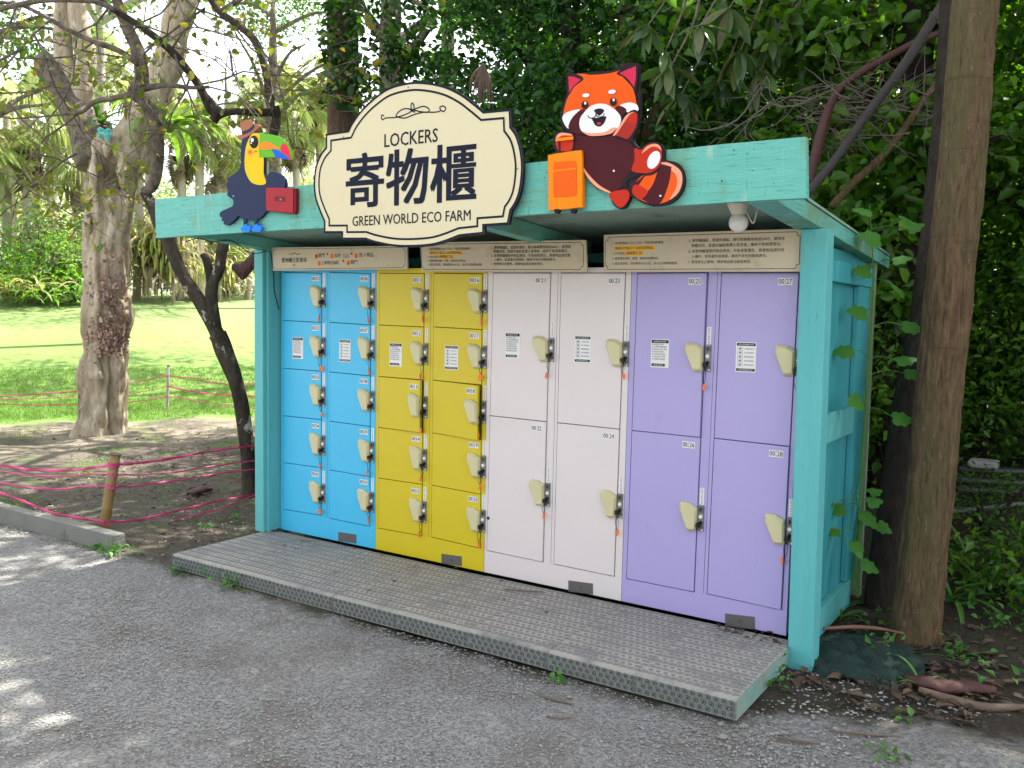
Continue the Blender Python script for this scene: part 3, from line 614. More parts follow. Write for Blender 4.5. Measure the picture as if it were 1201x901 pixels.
            share('handle_guard', SM['guard'], dr, (rx-.004+random.uniform(-.003, .003), -.004, zc+random.uniform(-.003, .003))).rotation_euler = (0, random.uniform(-.05, .05), 0)
            if (rows == 5 and r == 1) or (rows == 2 and r == 0):
                share('notice_sticker', SM['noteA' if ci == 0 else 'noteB'], dr, (W_*.39, -.0042, H_*(.44 if rows == 5 else .50)))
            # lock on the frame
            lx = lerp2(d_, b2, zc/H_)[0]+.021; ro = world_loc(root)
            lk = share('coin_lock', SM['lock'], root, Vector((lx, -.0005, c_[1]+zc))-ro)
            share('instruction_strip', SM['strip'], lk, (0, 0, .068))
            kk = share('key', SM['key'], lk, (-.004, 0, -.035)); kk.rotation_euler = (0, random.uniform(-.4, .4), 0)
            if num not in (8, 26):
                cr_ = random.choice(['cordA', 'cordA', 'cordB']); cd_ = share('key_cord', SM[cr_], lk, (-.006, .004, -.044)); sw = random.uniform(-.12, .12); cd_.rotation_euler = (0, sw, 0)
                ln = .085 if cr_ == 'cordA' else .06
                tg = share('key_tag', SM[random.choice(['tag', 'tag2', 'tag2', 'tag3']) if rows == 5 else 'tag2'], lk, (-.006-ln*math.sin(sw)-.002, .004, -.044-ln*math.cos(sw)+.002)); tg.rotation_euler = (0, random.uniform(-.25, .25), random.uniform(-.5, .5))

# ---------------------------------------------------------------- main sign
YS = -.835
def P(y): return lambda u, v: (lambda p: (p[0], p[2]))(on(u, v, 1, y))
Ps = P(YS)
S_OUT = [(382,157),(382,157),(408.5,153),(408.5,153),(413,144),(424,129),(438,115.5),(456,103),(480,96.5),(500,96.5),(522,101),(541,110),(556,121),(567.5,130.5),(567.5,130.5),(599,127.6),(599,127.6),(599.7,148.6),(599.7,148.6),(607,160),(612.2,180),(613.4,200),(610.5,224),(605,239),(599.7,247),(599.7,247),(596.5,263.6),(596.5,263.6),(568,265.5),(568,265.5),(568,274.6),(568,274.6),(539,277.5),(539,277.5),(522,284),(505,288.4),(480,290),(460,289),(440,285),(428.7,281.3),(428.7,281.3),(400.7,281.3),(400.7,281.3),(400.7,273.6),(400.7,273.6),(380,273.6),(380,273.6),(380,260),(380,260),(374.5,247),(369.5,232),(368,215),(370,196),(376,181),(382,173),(382,173)]
def spx(pts, f, k=4): return [f(*q) for q in smooth_poly(pts, k)]
outl = spx(S_OUT, Ps)
sg = empty('lockers_sign', (1.9, YS, 2.3), 'large cream scalloped sign board reading LOCKERS 寄物櫃 GREEN WORLD ECO FARM on the fascia', 'sign')
MB().prism_y(outl, YS, YS+.02, 0, 1).build('board', [CREAM, INK], sg)
mb = MB(); mb.ring_y(outl, .011, YS-.0012); mb.build('edge_line', NAVYINK, sg)
mb = MB(); mb.ring_y(offset(outl, -.034), .010, YS-.0012); mb.build('inner_line', NAVYINK, sg)
mb = MB()
q0, q1 = Ps(450.5, 172.5), Ps(513.5, 165.5); q1_ = q1
def text_px(mb, s, l, r, y, m=0, bold=0, hpx=None, f=Ps):
    a_, b_ = f(*l), f(*r)
    h = None if hpx is None else f(l[0], l[1]-hpx)[1]-a_[1]
    put_text(mb, s, a_[0], b_[0], a_[1], y, m, h=h, bold=bold, slope=(b_[1]-a_[1])/(b_[0]-a_[0]))
text_px(mb, 'LOCKERS', (451, 173), (513.5, 166.5), YS-.0014, hpx=15.5, bold=.03)
mb.build('lettering', NAVYINK, sg)
mb = MB(); text_px(mb, '寄物櫃', (406.5, 244), (557.5, 235), YS-.0014, bold=.05, hpx=62); mb.build('lettering', NAVYINK, sg)
mb = MB(); text_px(mb, 'GREEN WORLD ECO FARM', (413.5, 265.5), (552, 258.5), YS-.0014, hpx=11.5, bold=.025); mb.build('lettering', NAVYINK, sg)
mb = MB()
def stroke(mb, pts, wd, y, f, m=0, k=8):       # flat line of width wd (m) through px points
    P3 = curve([(q[0], 0, q[1]) for q in [f(*p) for p in pts]], k)
    vs = []
    for i, p in enumerate(P3):
        t = P3[min(i+1, len(P3)-1)]-P3[max(i-1, 0)]; t = t.normalized() if t.length > 0 else Vector((1, 0, 0))
        nrm = Vector((-t.z, 0, t.x))*wd*.5; vs += [(p.x+nrm.x, y, p.z+nrm.z), (p.x-nrm.x, y, p.z-nrm.z)]
    mb.add(vs, [(2*i, 2*i+1, 2*i+3, 2*i+2) for i in range(len(P3)-1)], m)
oz = lambda u, v: Ps(370+u/4.096, 80+v/4.096)
stroke(mb, [(330,230),(320,226),(317,238),(325,248),(338,240),(390,236),(440,220),(480,196),(520,184),(545,196),(540,212),(500,208),(450,196),(420,198),(396,215),(390,232),(430,240),(470,225),(520,212),(570,212),(600,206),(598,190),(612,182),(626,192),(618,208),(604,204)], .006, YS-.0014, oz)
stroke(mb, [(450,196),(470,204),(474,182),(466,168),(460,180),(464,204),(480,212)], .006, YS-.0018, oz)
mb.build('ornament', NAVYINK, sg)
# screws
for u, v in ((479, 102.5), (607, 198), (374, 222), (403, 161), (592, 141)):
    x, z = Ps(u, v); MB().prism_y([(x+.004*math.cos(t*1.047), z+.004*math.sin(t*1.047)) for t in range(6)], YS-.003, YS).build('screw', STEEL, sg)

# ---------------------------------------------------------------- notice boards
YN = -.075; Pn = P(YN)
def notice(c, label, y=YN):
    TL, TR, BL, BR = [Pn(*q) for q in c]
    t = empty('notice_board', ((TL[0]+BR[0])/2, y, BL[1]), label, 'notice board', 'beige notice boards above the lockers')
    MB().prism_y([BL, BR, TR, TL], y, y+.012, 0, 0).build('board', BOARD, t)
    cz = .03; w_ = TR[0]-TL[0]
    def at(s, r):      # s, r in metres from the top left, along and down
        fx = s/w_; H1 = TL[1]-BL[1]; H2 = TR[1]-BR[1]; h = H1+(H2-H1)*fx
        x = TL[0]+(TR[0]-TL[0])*fx; return (x, TL[1]+(TR[1]-TL[1])*fx-r*h/.17)
    m_ = .010; n = .028
    pts = [at(m_, n), at(m_+.012, n-.002), at(n-.006, m_+.012), at(n, m_), at(w_-n, m_), at(w_-n+.006, m_+.012), at(w_-m_-.012, n-.002), at(w_-m_, n), at(w_-m_, .17-n), at(w_-m_-.012, .172-n), at(w_-n+.006, .158-m_), at(w_-n, .17-m_), at(n, .17-m_), at(n-.006, .158-m_), at(m_+.012, .172-n), at(m_, .17-n)]
    mb = MB(); mb.ring_y(pts, .0028, y-.0006); mb.build('border', INK, t)
    return t, at, w_
def tx(mb, at, s, s0, s1, r, y, m=0, bold=0.0):
    a_, b_ = at(s0, r), at(s1, r); put_text(mb, s, a_[0], b_[0], a_[1], y, m, bold=bold, slope=(b_[1]-a_[1])/(b_[0]-a_[0]))
t, at, w_ = notice([(318.5,290.6),(477,288.3),(320.2,317.6),(477.8,315.8)], 'small beige notice board of numbered orange steps above the blue lockers')
mb = MB(); tx(mb, at, '置物櫃注意事項', .10, .335, .108, YN-.0008, bold=.012)
for s_, r_, w1 in (('開門', .445, .50), ('投幣', .59, .64), ('放入物品', .80, .92)): tx(mb, at, s_, r_, w1, .075, YN-.0008)
for s_, r_, w1 in (('上鎖帶走鑰匙', .47, .625), ('關門', .73, .785)): tx(mb, at, s_, r_, w1, .127, YN-.0008)
for s_, r_, rr in (('▸', .52, .072), ('▸', .73, .072), ('◂', .655, .124)): tx(mb, at, s_, r_, r_+.016, rr, YN-.0008)
fw = lambda u, v: at(.10+u*.235, v)
stroke(mb, [(.28,.052),(.36,.046),(.42,.054),(.47,.046),(.52,.040),(.57,.046),(.62,.054),(.68,.046),(.76,.052)], .004, YN-.0008, fw); stroke(mb, [(.46,.13),(.5,.124),(.54,.130),(.5,.138),(.46,.13)], .003, YN-.0008, fw)
mb.build('lettering', INK, t)
mb = MB()
for s0, r0, d_ in ((.425, .068, '1'), (.565, .068, '2'), (.775, .068, '3'), (.452, .120, '5'), (.708, .120, '4')):
    c = at(s0, r0); mb.flat_y([(c[0]+.019*math.cos(k*.524), c[1]+.017*math.sin(k*.524)) for k in range(12)], YN-.0006)
    put_text(mb, d_, c[0]-.006, c[0]+.006, c[1]-.010, YN-.0012, 1, h=.02)
mb.build('number_disc', [ORDISC, INK], t)
mb = MB(); tx(mb, at, '每次20元', .66, .715, .066, YN-.0008); tx(mb, at, '限用硬幣', .66, .715, .084, YN-.0008); mb.build('small_print', mat('brown_print', (.3, .09, .04), .6), t)
L_ = [('1. 使用時間為 9:30~17:30，不提供跨夜服務。', .06, .375, .045), ('2. 計次使用', .06, .135, .091), ('3. 嚴禁置放食物、易燃、違禁及危險物品。', .06, .345, .114), ('4. 當日未取回，回收費用100元/日，逾3日以廢棄物處理。', .06, .46, .137)]
H_ = [('請務必於當日17:30前取回物品。', .075, .315, .068), ('(限開關乙次)', .143, .245, .091)]
R_ = [('5. 寄物櫃鑰匙，若遺失損毀，需付換鎖費用每組500元，破壞者', .52, 1.0, .042), ('物櫃亦同，若遺失鑰匙致遭人冒領者，廠商不負賠償責任。', .535, .985, .064), ('6. 本寄物櫃僅提供物品寄放，不負保管責任，貴重物品請勿放', .52, 1.0, .088), ('入櫃內，如有遺失或損毀，廠商不負任何賠償責任。', .54, .915, .110), ('7. 管理單位必要時，得將物品取出檢查放回。', .52, .87, .134)]
for c, lb in (([(493,284.6),(687,281.6),(494.6,318.2),(688.4,318.9)], 'long beige notice board of printed rules above the yellow and white lockers'),
              ([(708.3,275.6),(942,268.4),(708.3,319),(942,318.5)], 'widest beige notice board of printed rules, behind the lamp bulb, above the lilac lockers')):
    t, at, w_ = notice(c, lb); k = w_/1.13
    mb = MB()
    for s_, a0, a1, r_ in L_+R_: tx(mb, at, s_, a0*k, a1*k*1.04 if a1 > .9 else a1*k, r_, YN-.0012)
    for s_, a0, a1, r_ in H_: tx(mb, at, s_, a0*k, a1*k, r_, YN-.0012)
    mb.build('lettering', INK, t)
    mb = MB()
    for s_, a0, a1, r_ in H_: mb.flat_y([at(a0*k-.006, r_+.006), at(a1*k+.006, r_+.006), at(a1*k+.006, r_-.016), at(a0*k-.006, r_-.016)], YN-.0006)
    mb.build('highlight', HILITE, t)

# ---------------------------------------------------------------- animal cut-outs on the fascia
def col(name, c, r=.5): return mat('print_'+name, c, r, spec=.15)
def ell(cx, cy, rx, ry, rot=0, n=20):
    return [(cx+rx*math.cos(t)*math.cos(rot)-ry*math.sin(t)*math.sin(rot), cy+rx*math.cos(t)*math.sin(rot)+ry*math.sin(t)*math.cos(rot)) for t in [2*math.pi*i/n for i in range(n)]]
class Cut:
    def __init__(s, root, ox, oy, sc, y): s.r = root; s.at = lambda yy: (lambda u, v: P(yy)(ox+u/sc, oy+v/sc)); s.f = lambda u, v: P(y)(ox+u/sc, oy+v/sc); s.y = y; s.k = 0
    def base(s, pts, m, th=.018, name='board'):
        y = s.y-s.k*.0003; f = s.at(y); MB().prism_y([f(*q) for q in smooth_poly(pts)], y, y+th).build(name, m, s.r)
    def lay(s, name, pts, m, sm=True, th=None):
        s.k += 1; q = smooth_poly(pts) if sm else pts; y = s.y-.0012-s.k*.0003; f = s.at(y)
        MB().flat_y([f(*a) for a in q], y).build(name, m, s.r)
tr_ = empty('toucan_cutout', (.65, YS, 2.05), 'painted toucan cut-out with a straw hat and red suitcase, left on the fascia', 'cut-out')
T = Cut(tr_, 250, 130, 6.009, -.815)
navy = col('navy_plumage', (.014, .024, .065)); yel = col('toucan_yellow', (.68, .47, .003)); grn = col('beak_green', (.11, .40, .02))
T.base([(205,200),(230,170),(280,148),(325,160),(335,165),(335,325),(358,332),(358,430),(372,460),(395,440),(425,430),(460,440),(495,470),(507,510),(500,548),(480,600),(400,650),(392,680),(375,705),(345,742),(300,768),(215,765),(185,742),(172,745),(140,780),(100,808),(100,808),(75,800),(73,780),(58,775),(63,755),(48,745),(50,715),(100,690),(138,668),(140,628),(115,610),(98,590),(103,565),(90,520),(104,500),(98,478),(130,460),(180,415),(195,370),(195,270)], navy)
T.lay('bib', [(262,178),(290,158),(325,160),(330,165),(326,320),(355,332),(356,440),(372,495),(364,518),(320,523),(270,505),(240,460),(224,410),(222,330),(232,250)], yel)
T.base([(325,165),(350,162),(400,165),(470,188),(520,240),(545,300),(547,345),(547,345),(500,337),(430,327),(340,328),(322,320),(322,320)], grn, .016, 'beak')
T.lay('beak_patch', [(330,275),(330,275),(335,232),(360,216),(400,224),(450,252),(474,265),(440,268),(380,274)], col('beak_orange', (.85, .22, .015)))
T.lay('beak_patch', [(473,268),(480,242),(505,230),(535,275),(548,347),(548,347),(518,335),(482,300)], col('beak_red', (.68, .02, .05)))
T.lay('beak_patch', [(413,274),(440,275),(470,285),(520,322),(540,346),(540,346),(490,337),(440,327),(428,300)], col('beak_blue', (.01, .10, .55)))
T.lay('eye', ell(287, 220, 31, 45), col('cutout_black', (.008, .008, .012))); T.lay('eye_glint', ell(275, 206, 11, 14), col('cutout_white', (.75, .75, .75))); T.lay('eye_glint', ell(268, 228, 5, 6), MATS['print_cutout_white'])
T.lay('blush', ell(260, 291, 21, 24), col('blush_outer', (.75, .38, .02))); T.lay('blush', ell(260, 291, 13, 15), col('blush', (.75, .14, .03)))
mb = MB(); stroke(mb, [(296,296),(303,284),(312,288),(318,286)], .003, -.822, T.f); mb.build('mouth', MATS['print_cutout_black'], tr_)
hat = col('hat_brown', (.33, .12, .06))
T.base([(172,188),(178,175),(200,165),(240,130),(290,96),(312,94),(325,104),(318,122),(270,165),(220,192),(190,204),(175,197)], hat, .014, 'hat_brim'); T.lay('hat_crown', [(188,88),(188,88),(205,74),(262,58),(274,64),(293,104),(293,104),(255,140),(205,168),(205,168)], hat)
T.lay('hat_band', [(196,148),(196,148),(250,130),(284,94),(284,94),(292,116),(292,116),(258,148),(206,170),(206,170)], navy)
for dx in (0, 76):
    T.base([(211+dx,760),(211+dx,760),(233+dx,760),(233+dx,760),(230+dx,800),(230+dx,800),(214+dx,800),(214+dx,800)], navy, .012, 'leg')
    T.base([(215+dx,795),(234+dx,795),(237+dx,808),(258+dx,812),(264+dx,826),(260+dx,840),(248+dx,855),(222+dx,850),(202+dx,848),(194+dx,834),(204+dx,820),(214+dx,812)], col('foot_blue', (.01, .19, .75)), .014, 'foot')
T.base([(385,545),(565,545),(580,555),(582,600),(580,700),(572,722),(550,727),(400,708),(378,695),(378,560)], col('suitcase_dark', (.16, .012, .02)), .022, 'suitcase')
T.k = 20
T.lay('suitcase_face', [(385,543),(550,546),(564,556),(562,700),(552,718),(400,705),(376,692),(374,560)], col('suitcase_red', (.33, .022, .03)))
T.lay('suitcase_handle', [(432,603),(432,603),(510,606),(510,606),(510,642),(510,642),(432,638),(432,638)], MATS['print_suitcase_dark'])
for u, v in ((143, 601), (474, 625)): T.lay('screw', ell(u, v, 7, 7, n=8), STEEL, sm=False)
pr = empty('red_panda_cutout', (2.85, YS, 2.06), 'painted red panda cut-out waving beside an orange suitcase on the right of the fascia', 'cut-out')
K = Cut(pr, 640, 60, 4.5056, -.815)
blk = col('cutout_outline', (.014, .008, .012)); org = col('panda_orange', (.72, .085, .002)); mar = col('panda_maroon', (.058, .004, .008)); red = col('panda_red', (.45, .022, .006)); wh = MATS['print_cutout_white']; pk = col('panda_pink', (.55, .02, .06)); sal = col('panda_salmon', (.75, .30, .18))
K.base([(110,122),(125,113),(165,119),(240,109),(340,103),(385,84),(430,68),(485,64),(494,80),(492,170),(500,290),(493,380),(470,440),(466,480),(500,512),(545,482),(600,486),(626,518),(630,572),(690,588),(725,635),(732,700),(708,760),(655,805),(580,820),(520,807),(455,770),(440,795),(418,827),(390,835),(355,808),(333,752),(270,728),(215,665),(180,610),(150,540),(60,532),(42,500),(42,450),(65,427),(112,428),(88,398),(76,350),(85,305),(108,240),(112,180)], blk, .02)
K.lay('tail', [(458,735),(470,700),(520,650),(600,598),(655,596),(705,632),(720,690),(700,748),(640,795),(570,808),(505,788),(465,760)], org)
K.lay('tail_tip', [(608,590),(655,592),(712,632),(722,690),(700,750),(655,785),(690,720),(690,660),(650,618)], sal)
K.lay('tail_stripe', [(600,598),(665,612),(665,612),(650,700),(610,798),(560,808),(503,780),(503,780),(560,715),(590,640)], mar); K.lay('tail_stripe', [(450,700),(480,690),(530,650),(470,735),(455,740)], mar); K.lay('tail_shade', [(456,740),(475,705),(540,742),(500,785),(470,765)], red)
K.lay('torso', [(135,450),(200,448),(300,455),(370,440),(430,470),(470,520),(475,600),(440,650),(432,690),(370,742),(340,745),(280,715),(218,645),(192,560),(185,530),(135,525)], mar)
K.lay('torso_rim', [(192,600),(225,650),(285,710),(340,742),(335,750),(270,720),(215,660)], sal)
K.lay('foot', [(335,752),(420,732),(442,752),(438,785),(415,818),(390,827),(360,802)], red)
K.lay('leg_outline', [(400,700),(440,640),(434,625),(470,640),(520,658),(570,650),(608,615),(440,680),(430,720)], blk)
K.lay('leg', [(470,515),(505,522),(545,492),(595,494),(614,530),(604,600),(562,638),(505,645),(455,630),(470,575)], red)
K.lay('leg_rim', [(508,540),(530,508),(570,490),(600,498),(612,525),(590,508),(560,506),(530,525)], sal)
K.lay('sole', ell(571, 575, 30, 50, .45), wh)
K.lay('paw_outline', [(44,500),(42,450),(65,427),(120,430),(150,440),(145,530),(60,532)], blk)
K.lay('paw', [(52,485),(58,448),(80,432),(120,436),(142,446),(136,524),(70,524),(58,505)], red); K.lay('paw_rim', [(52,478),(58,448),(82,432),(125,436),(140,446),(90,446),(66,460)], sal)
K.lay('suitcase_stem', [(66,474),(66,474),(78,472),(78,472),(80,540),(80,540),(68,540),(68,540)], mar)
K.lay('head', [(95,345),(108,268),(132,215),(150,180),(192,155),(150,125),(200,120),(242,126),(330,118),(380,106),(440,84),(455,88),(392,112),(430,160),(462,200),(478,268),(470,300),(300,330),(150,340)], org)
K.lay('ear_outline', [(112,128),(125,118),(165,122),(200,148),(150,190),(124,230),(112,180)], blk); K.lay('ear', [(120,134),(120,134),(150,136),(186,152),(186,152),(145,188),(124,222),(124,222)], pk)
K.lay('ear_outline', [(375,118),(430,82),(485,70),(488,120),(476,212),(450,180),(420,142)], blk); K.lay('ear', [(390,117),(390,117),(430,98),(476,80),(476,80),(476,140),(467,190),(467,190),(432,145)], pk)
K.lay('cheek', [(88,352),(105,328),(150,312),(184,311),(150,345),(134,380),(122,410),(100,388)], wh); K.lay('cheek', [(392,288),(440,272),(480,283),(490,312),(455,325),(420,318)], wh)
K.lay('face_stripe', [(182,312),(208,315),(190,360),(180,400),(200,440),(150,430),(120,405),(138,355)], mar); K.lay('face_stripe', [(368,298),(396,290),(428,312),(405,350),(392,400),(380,340)], mar)
K.lay('muzzle', [(178,390),(185,350),(215,312),(240,290),(278,278),(320,282),(360,305),(390,335),(398,365),(385,400),(350,432),(290,445),(230,445),(192,425)], wh)
K.lay('muzzle_shade', [(192,424),(240,434),(310,428),(352,405),(375,408),(350,434),(290,447),(230,447)], sal)
K.lay('nose', [(256,318),(262,308),(285,303),(305,308),(308,320),(290,338),(278,340)], blk)
K.lay('mouth', [(246,355),(285,352),(318,345),(312,375),(288,399),(262,392),(252,374)], blk); K.lay('tongue', ell(282, 383, 10, 7), pk)
mb = MB(); stroke(mb, [(240,346),(246,358),(262,362),(280,352),(282,338),(288,352),(306,356),(322,350),(327,336)], .0045, K.y-.03, K.f); mb.build('mouth_line', blk, pr)
for cx, cy in ((207, 285), (357, 268)): K.lay('eye', ell(cx, cy, 18, 22), blk); K.lay('eye_glint', ell(cx+2, cy-10, 6, 8), wh); 
K.lay('brow', ell(212, 234, 19, 10, -.1), wh); K.lay('brow', ell(350, 215, 20, 11, -.15), wh)
K.lay('arm_outline', [(350,445),(385,400),(415,345),(450,315),(478,312),(494,340),(488,395),(462,455),(466,490),(430,470)], blk)
K.lay('arm', [(368,440),(400,385),(428,342),(462,322),(482,336),(478,390),(452,442),(430,464),(400,452)], red); K.lay('arm_shade', [(400,384),(440,374),(479,390),(452,442),(430,464),(395,452),(372,438)], col('panda_dark_red', (.33, .02, .012)))
K.lay('arm_rim', [(356,444),(395,385),(425,340),(450,325),(465,322),(440,340),(405,392),(372,440)], sal)
K.k = 58
K.base([(25,548),(100,535),(175,525),(190,535),(193,640),(192,812),(180,826),(35,840),(15,832),(14,700),(12,565)], col('suitcase_amber', (.74, .21, .001)), .026, 'suitcase')
K.k = 60
K.lay('suitcase_pocket', [(42,600),(60,588),(140,580),(160,590),(163,680),(162,752),(145,766),(60,771),(42,760)], col('pocket_orange', (.72, .10, .001)))
K.lay('suitcase_zip', [(40,630),(40,630),(160,616),(160,616),(160,624),(160,624),(40,638),(40,638)], MATS['print_suitcase_amber'])
K.lay('suitcase_grip', [(52,462),(52,462),(145,450),(145,450),(146,467),(146,467),(58,477),(58,477)], MATS['print_suitcase_amber'])
for a_ in (57, 143): K.base([(a_-12,838),(a_+12,834),(a_+12,848),(a_+4,858),(a_-8,856)], blk, .02, 'suitcase_wheel')
for u, v in ((360, 633), (606, 765)): K.lay('screw', ell(u, v, 6, 6, n=8), CERA, sm=False)

# ---------------------------------------------------------------- lamp, conduit, wires
lp = on(866, 243, 1, -.40); lroot = empty('bulb_lamp', (lp[0], -.40, zt(-.4)-.013), 'unlit white globe bulb in an ivory holder under the right end of the roof', 'lamp')
z0 = zt(-.4)-.013
mb = MB().lathe([(.0, 0), (.047, 0), (.047, -.012), (.038, -.030), (.028, -.052), (.0, -.052)], (lp[0], -.40, z0)); mb.build('holder', CERA, lroot, smooth=True)
r_ = .042; cb = (lp[0]+.003, -.40, z0-.052-.036)
mb = MB().lathe([(r_*math.sin(t), r_*math.cos(t)) for t in [math.pi*i/12 for i in range(13)]], cb); mb.build('bulb', BULB, lroot, smooth=True)
ar = [on(*q, 1, -.3) for q in ((893,247),(903,250),(925,257))]
mb = MB(); mb.tube([(3.44, -.33, zt(-.3)-.03), (3.47, .1, zt(.1)-.03)], .012, 8); mb.box((3.425, -.37, zt(-.35)-.04), (3.46, -.33, zt(-.35)-.014)); o = mb.build('conduit', CERA); tag(o, 'short ivory cable conduit fixed under the roof beside the bulb', 'conduit')
mb = MB(); mb.tube(curve([(3.355, -.38, z0-.012), (3.375, -.36, z0-.06), (3.39, -.34, z0-.085), (3.405, -.34, z0-.03), (3.42, -.35, z0-.02)], 5), .0035, 6); o = mb.build('lamp_cable', CERA); tag(o, 'thin looped cable between the bulb lamp and its conduit', 'cable')
wp = [on(*q, 0, .004) for q in ((222,280),)]
mb = MB()
pts = [(.004, -.76, 2.02), (.004, -.66, 2.05), (.004, -.56, 2.035), (.005, -.42, 2.055), (.005, -.3, 2.0), (.004, -.22, 1.985), (-.009, -.10, 2.01), (-.0085, -.07, 1.96), (-.009, -.055, 1.85), (-.009, -.05, 1.75), (-.009, -.03, 1.68), (-.009, -.01, 1.62)]
mb.tube(curve(pts, 4), .003, 5); o = mb.build('loose_wire', BLACK); tag(o, 'thin black wire sagging along the inside of the left beam and post', 'wire')

# ---------------------------------------------------------------- vegetation builders
def np_mesh(name, V, F, mats, parent=None, label=None, kind=None, smooth=False, mi=None):
    me = bpy.data.meshes.new(name); n = len(V); k = F.shape[1]
    o0 = np.array(world_loc(parent)) if parent is not None else np.zeros(3)
    V = V-o0
    me.vertices.add(n); me.vertices.foreach_set('co', V.astype(np.float32).ravel())
    me.loops.add(F.size); me.loops.foreach_set('vertex_index', F.astype(np.int32).ravel())
    me.polygons.add(len(F)); me.polygons.foreach_set('loop_start', np.arange(0, F.size, k, dtype=np.int32)); me.polygons.foreach_set('loop_total', np.full(len(F), k, dtype=np.int32))
    for m_ in (mats if isinstance(mats, (list, tuple)) else [mats]): me.materials.append(m_)
    if mi is not None: me.polygons.foreach_set('material_index', mi.astype(np.int32))
    me.update(calc_edges=True); me.validate()
    o = bpy.data.objects.new(name, me); COL.objects.link(o)
    if parent is not None: o.parent = parent
    return tag(o, label, kind=kind)
def unit(a): return a/np.maximum(np.linalg.norm(a, axis=1, keepdims=True), 1e-9)
def leaf_arrays(P_, L, rng, wid=.5, droop=.35, up=.6, fold=.18, six=False, dirs=None):
    """pointed leaves at P_: pairs (or fours) of triangles folded along the midrib"""
    n = len(P_)
    d = unit(rng.normal(size=(n, 3))*np.array([1, 1, .55])-np.array([0, 0, droop])) if dirs is None else unit(dirs)
    nn = unit(rng.normal(size=(n, 3))*.7+np.array([0, 0, up])); nn = unit(nn-d*np.sum(nn*d, 1, keepdims=True)); b = np.cross(d, nn)
    L = (L*rng.uniform(.6, 1.25, n))[:, None]; W = L*wid
    if not six:
        V = np.stack([P_, P_+d*L*.42+b*W*.5+nn*L*fold, P_+d*L-nn*L*.08, P_+d*L*.42-b*W*.5+nn*L*fold], 1).reshape(-1, 3)
        i = np.arange(n)[:, None]*4
        F = np.concatenate([i+np.array([[0, 2, 1]]), i+np.array([[0, 3, 2]])], 0)
    else:
        V = np.stack([P_, P_+d*L*.25+b*W*.42+nn*L*fold, P_+d*L*.6+b*W*.45+nn*L*fold*.8, P_+d*L-nn*L*.12, P_+d*L*.6-b*W*.45+nn*L*fold*.8, P_+d*L*.25-b*W*.42+nn*L*fold, P_+d*L*.45], 1).reshape(-1, 3)
        i = np.arange(n)[:, None]*7
        F = np.concatenate([i+np.array([[0, 6, 1]]), i+np.array([[1, 6, 2]]), i+np.array([[2, 6, 3]]), i+np.array([[3, 6, 4]]), i+np.array([[4, 6, 5]]), i+np.array([[5, 6, 0]])], 0)
    return V, F
def clumps(c, r, ncl, per, cr, rng, shell=.55):
    """points in leaf clumps spread through an ellipsoid, denser to the outside"""
    c = np.array(c); r = np.array(r)
    d = unit(rng.normal(size=(ncl, 3))); k = rng.uniform(shell**3, 1, ncl)**(1/3)
    C_ = c+d*r*k[:, None]
    n = rng.poisson(per, ncl); P_ = np.repeat(C_, n, 0)+rng.normal(size=(n.sum(), 3))*np.repeat(cr*rng.uniform(.5, 1.4, ncl), n)[:, None]*np.array([1, 1, .6])
    return P_
def foliage(name, blobs, L, m, rng, parent=None, per=60, cr=.32, dens=1.0, shell=.5, **k):
    Ps_ = [clumps(c, r, max(1, int(n*dens)), per, cr, rng, shell) for c, r, n in blobs]
    P_ = np.concatenate(Ps_); P_ = P_[P_[:, 2] > ground_z(P_[:, 0], P_[:, 1])+.03]
    if 'keep' in k: P_ = P_[k.pop('keep')(P_)]
    V, F = leaf_arrays(P_, L, rng, **k); return np_mesh(name, V, F, m, parent, kind='stuff')
def px_path(pts, dist):      # [(u,v,r_px[,ddist])] -> world points and radii
    W_, R_ = [], []
    for q in pts:
        dd = dist+(q[3] if len(q) > 3 else 0); W_.append(tuple(atd(q[0], q[1], dd))); R_.append(pxm(q[2], dd))
    return W_, R_
def limb(mb, pts, dist, n=10, k=6, rough=.1, seed=0, m=0):
    W_, R_ = px_path(pts, dist); C_ = curve(W_, k); mb.tube(C_, lerps(R_, len(C_)), n, m, rough=rough, seed=seed); return C_
def twigs(mb, start, d, L, r, rng, depth=3, bend=.35, seg=5, ends=None, droop=0):
    p = Vector(start); d = Vector(d).normalized(); pts = [p.copy()]
    for i in range(seg):
        d = (d+Vector(rng.normal(size=3)*bend*.5)+Vector((0, 0, -droop))).normalized(); p = p+d*(L/seg); pts.append(p.copy())
        if ends is not None: ends.append((tuple(p), tuple(d)))
    mb.tube(pts, [r*(1-.75*i/seg) for i in range(seg+1)], 4 if r < .012 else 5, cap=False)
    if depth > 0:
        for j in range(int(rng.integers(2, 5))):
            i = int(rng.integers(1, seg+1)); dd = (d*.5+Vector(rng.normal(size=3))).normalized()
            twigs(mb, pts[i], dd, L*rng.uniform(.4, .75), r*.55, rng, depth-1, bend, max(3, seg-1), ends, droop)
rng = np.random.default_rng(11)

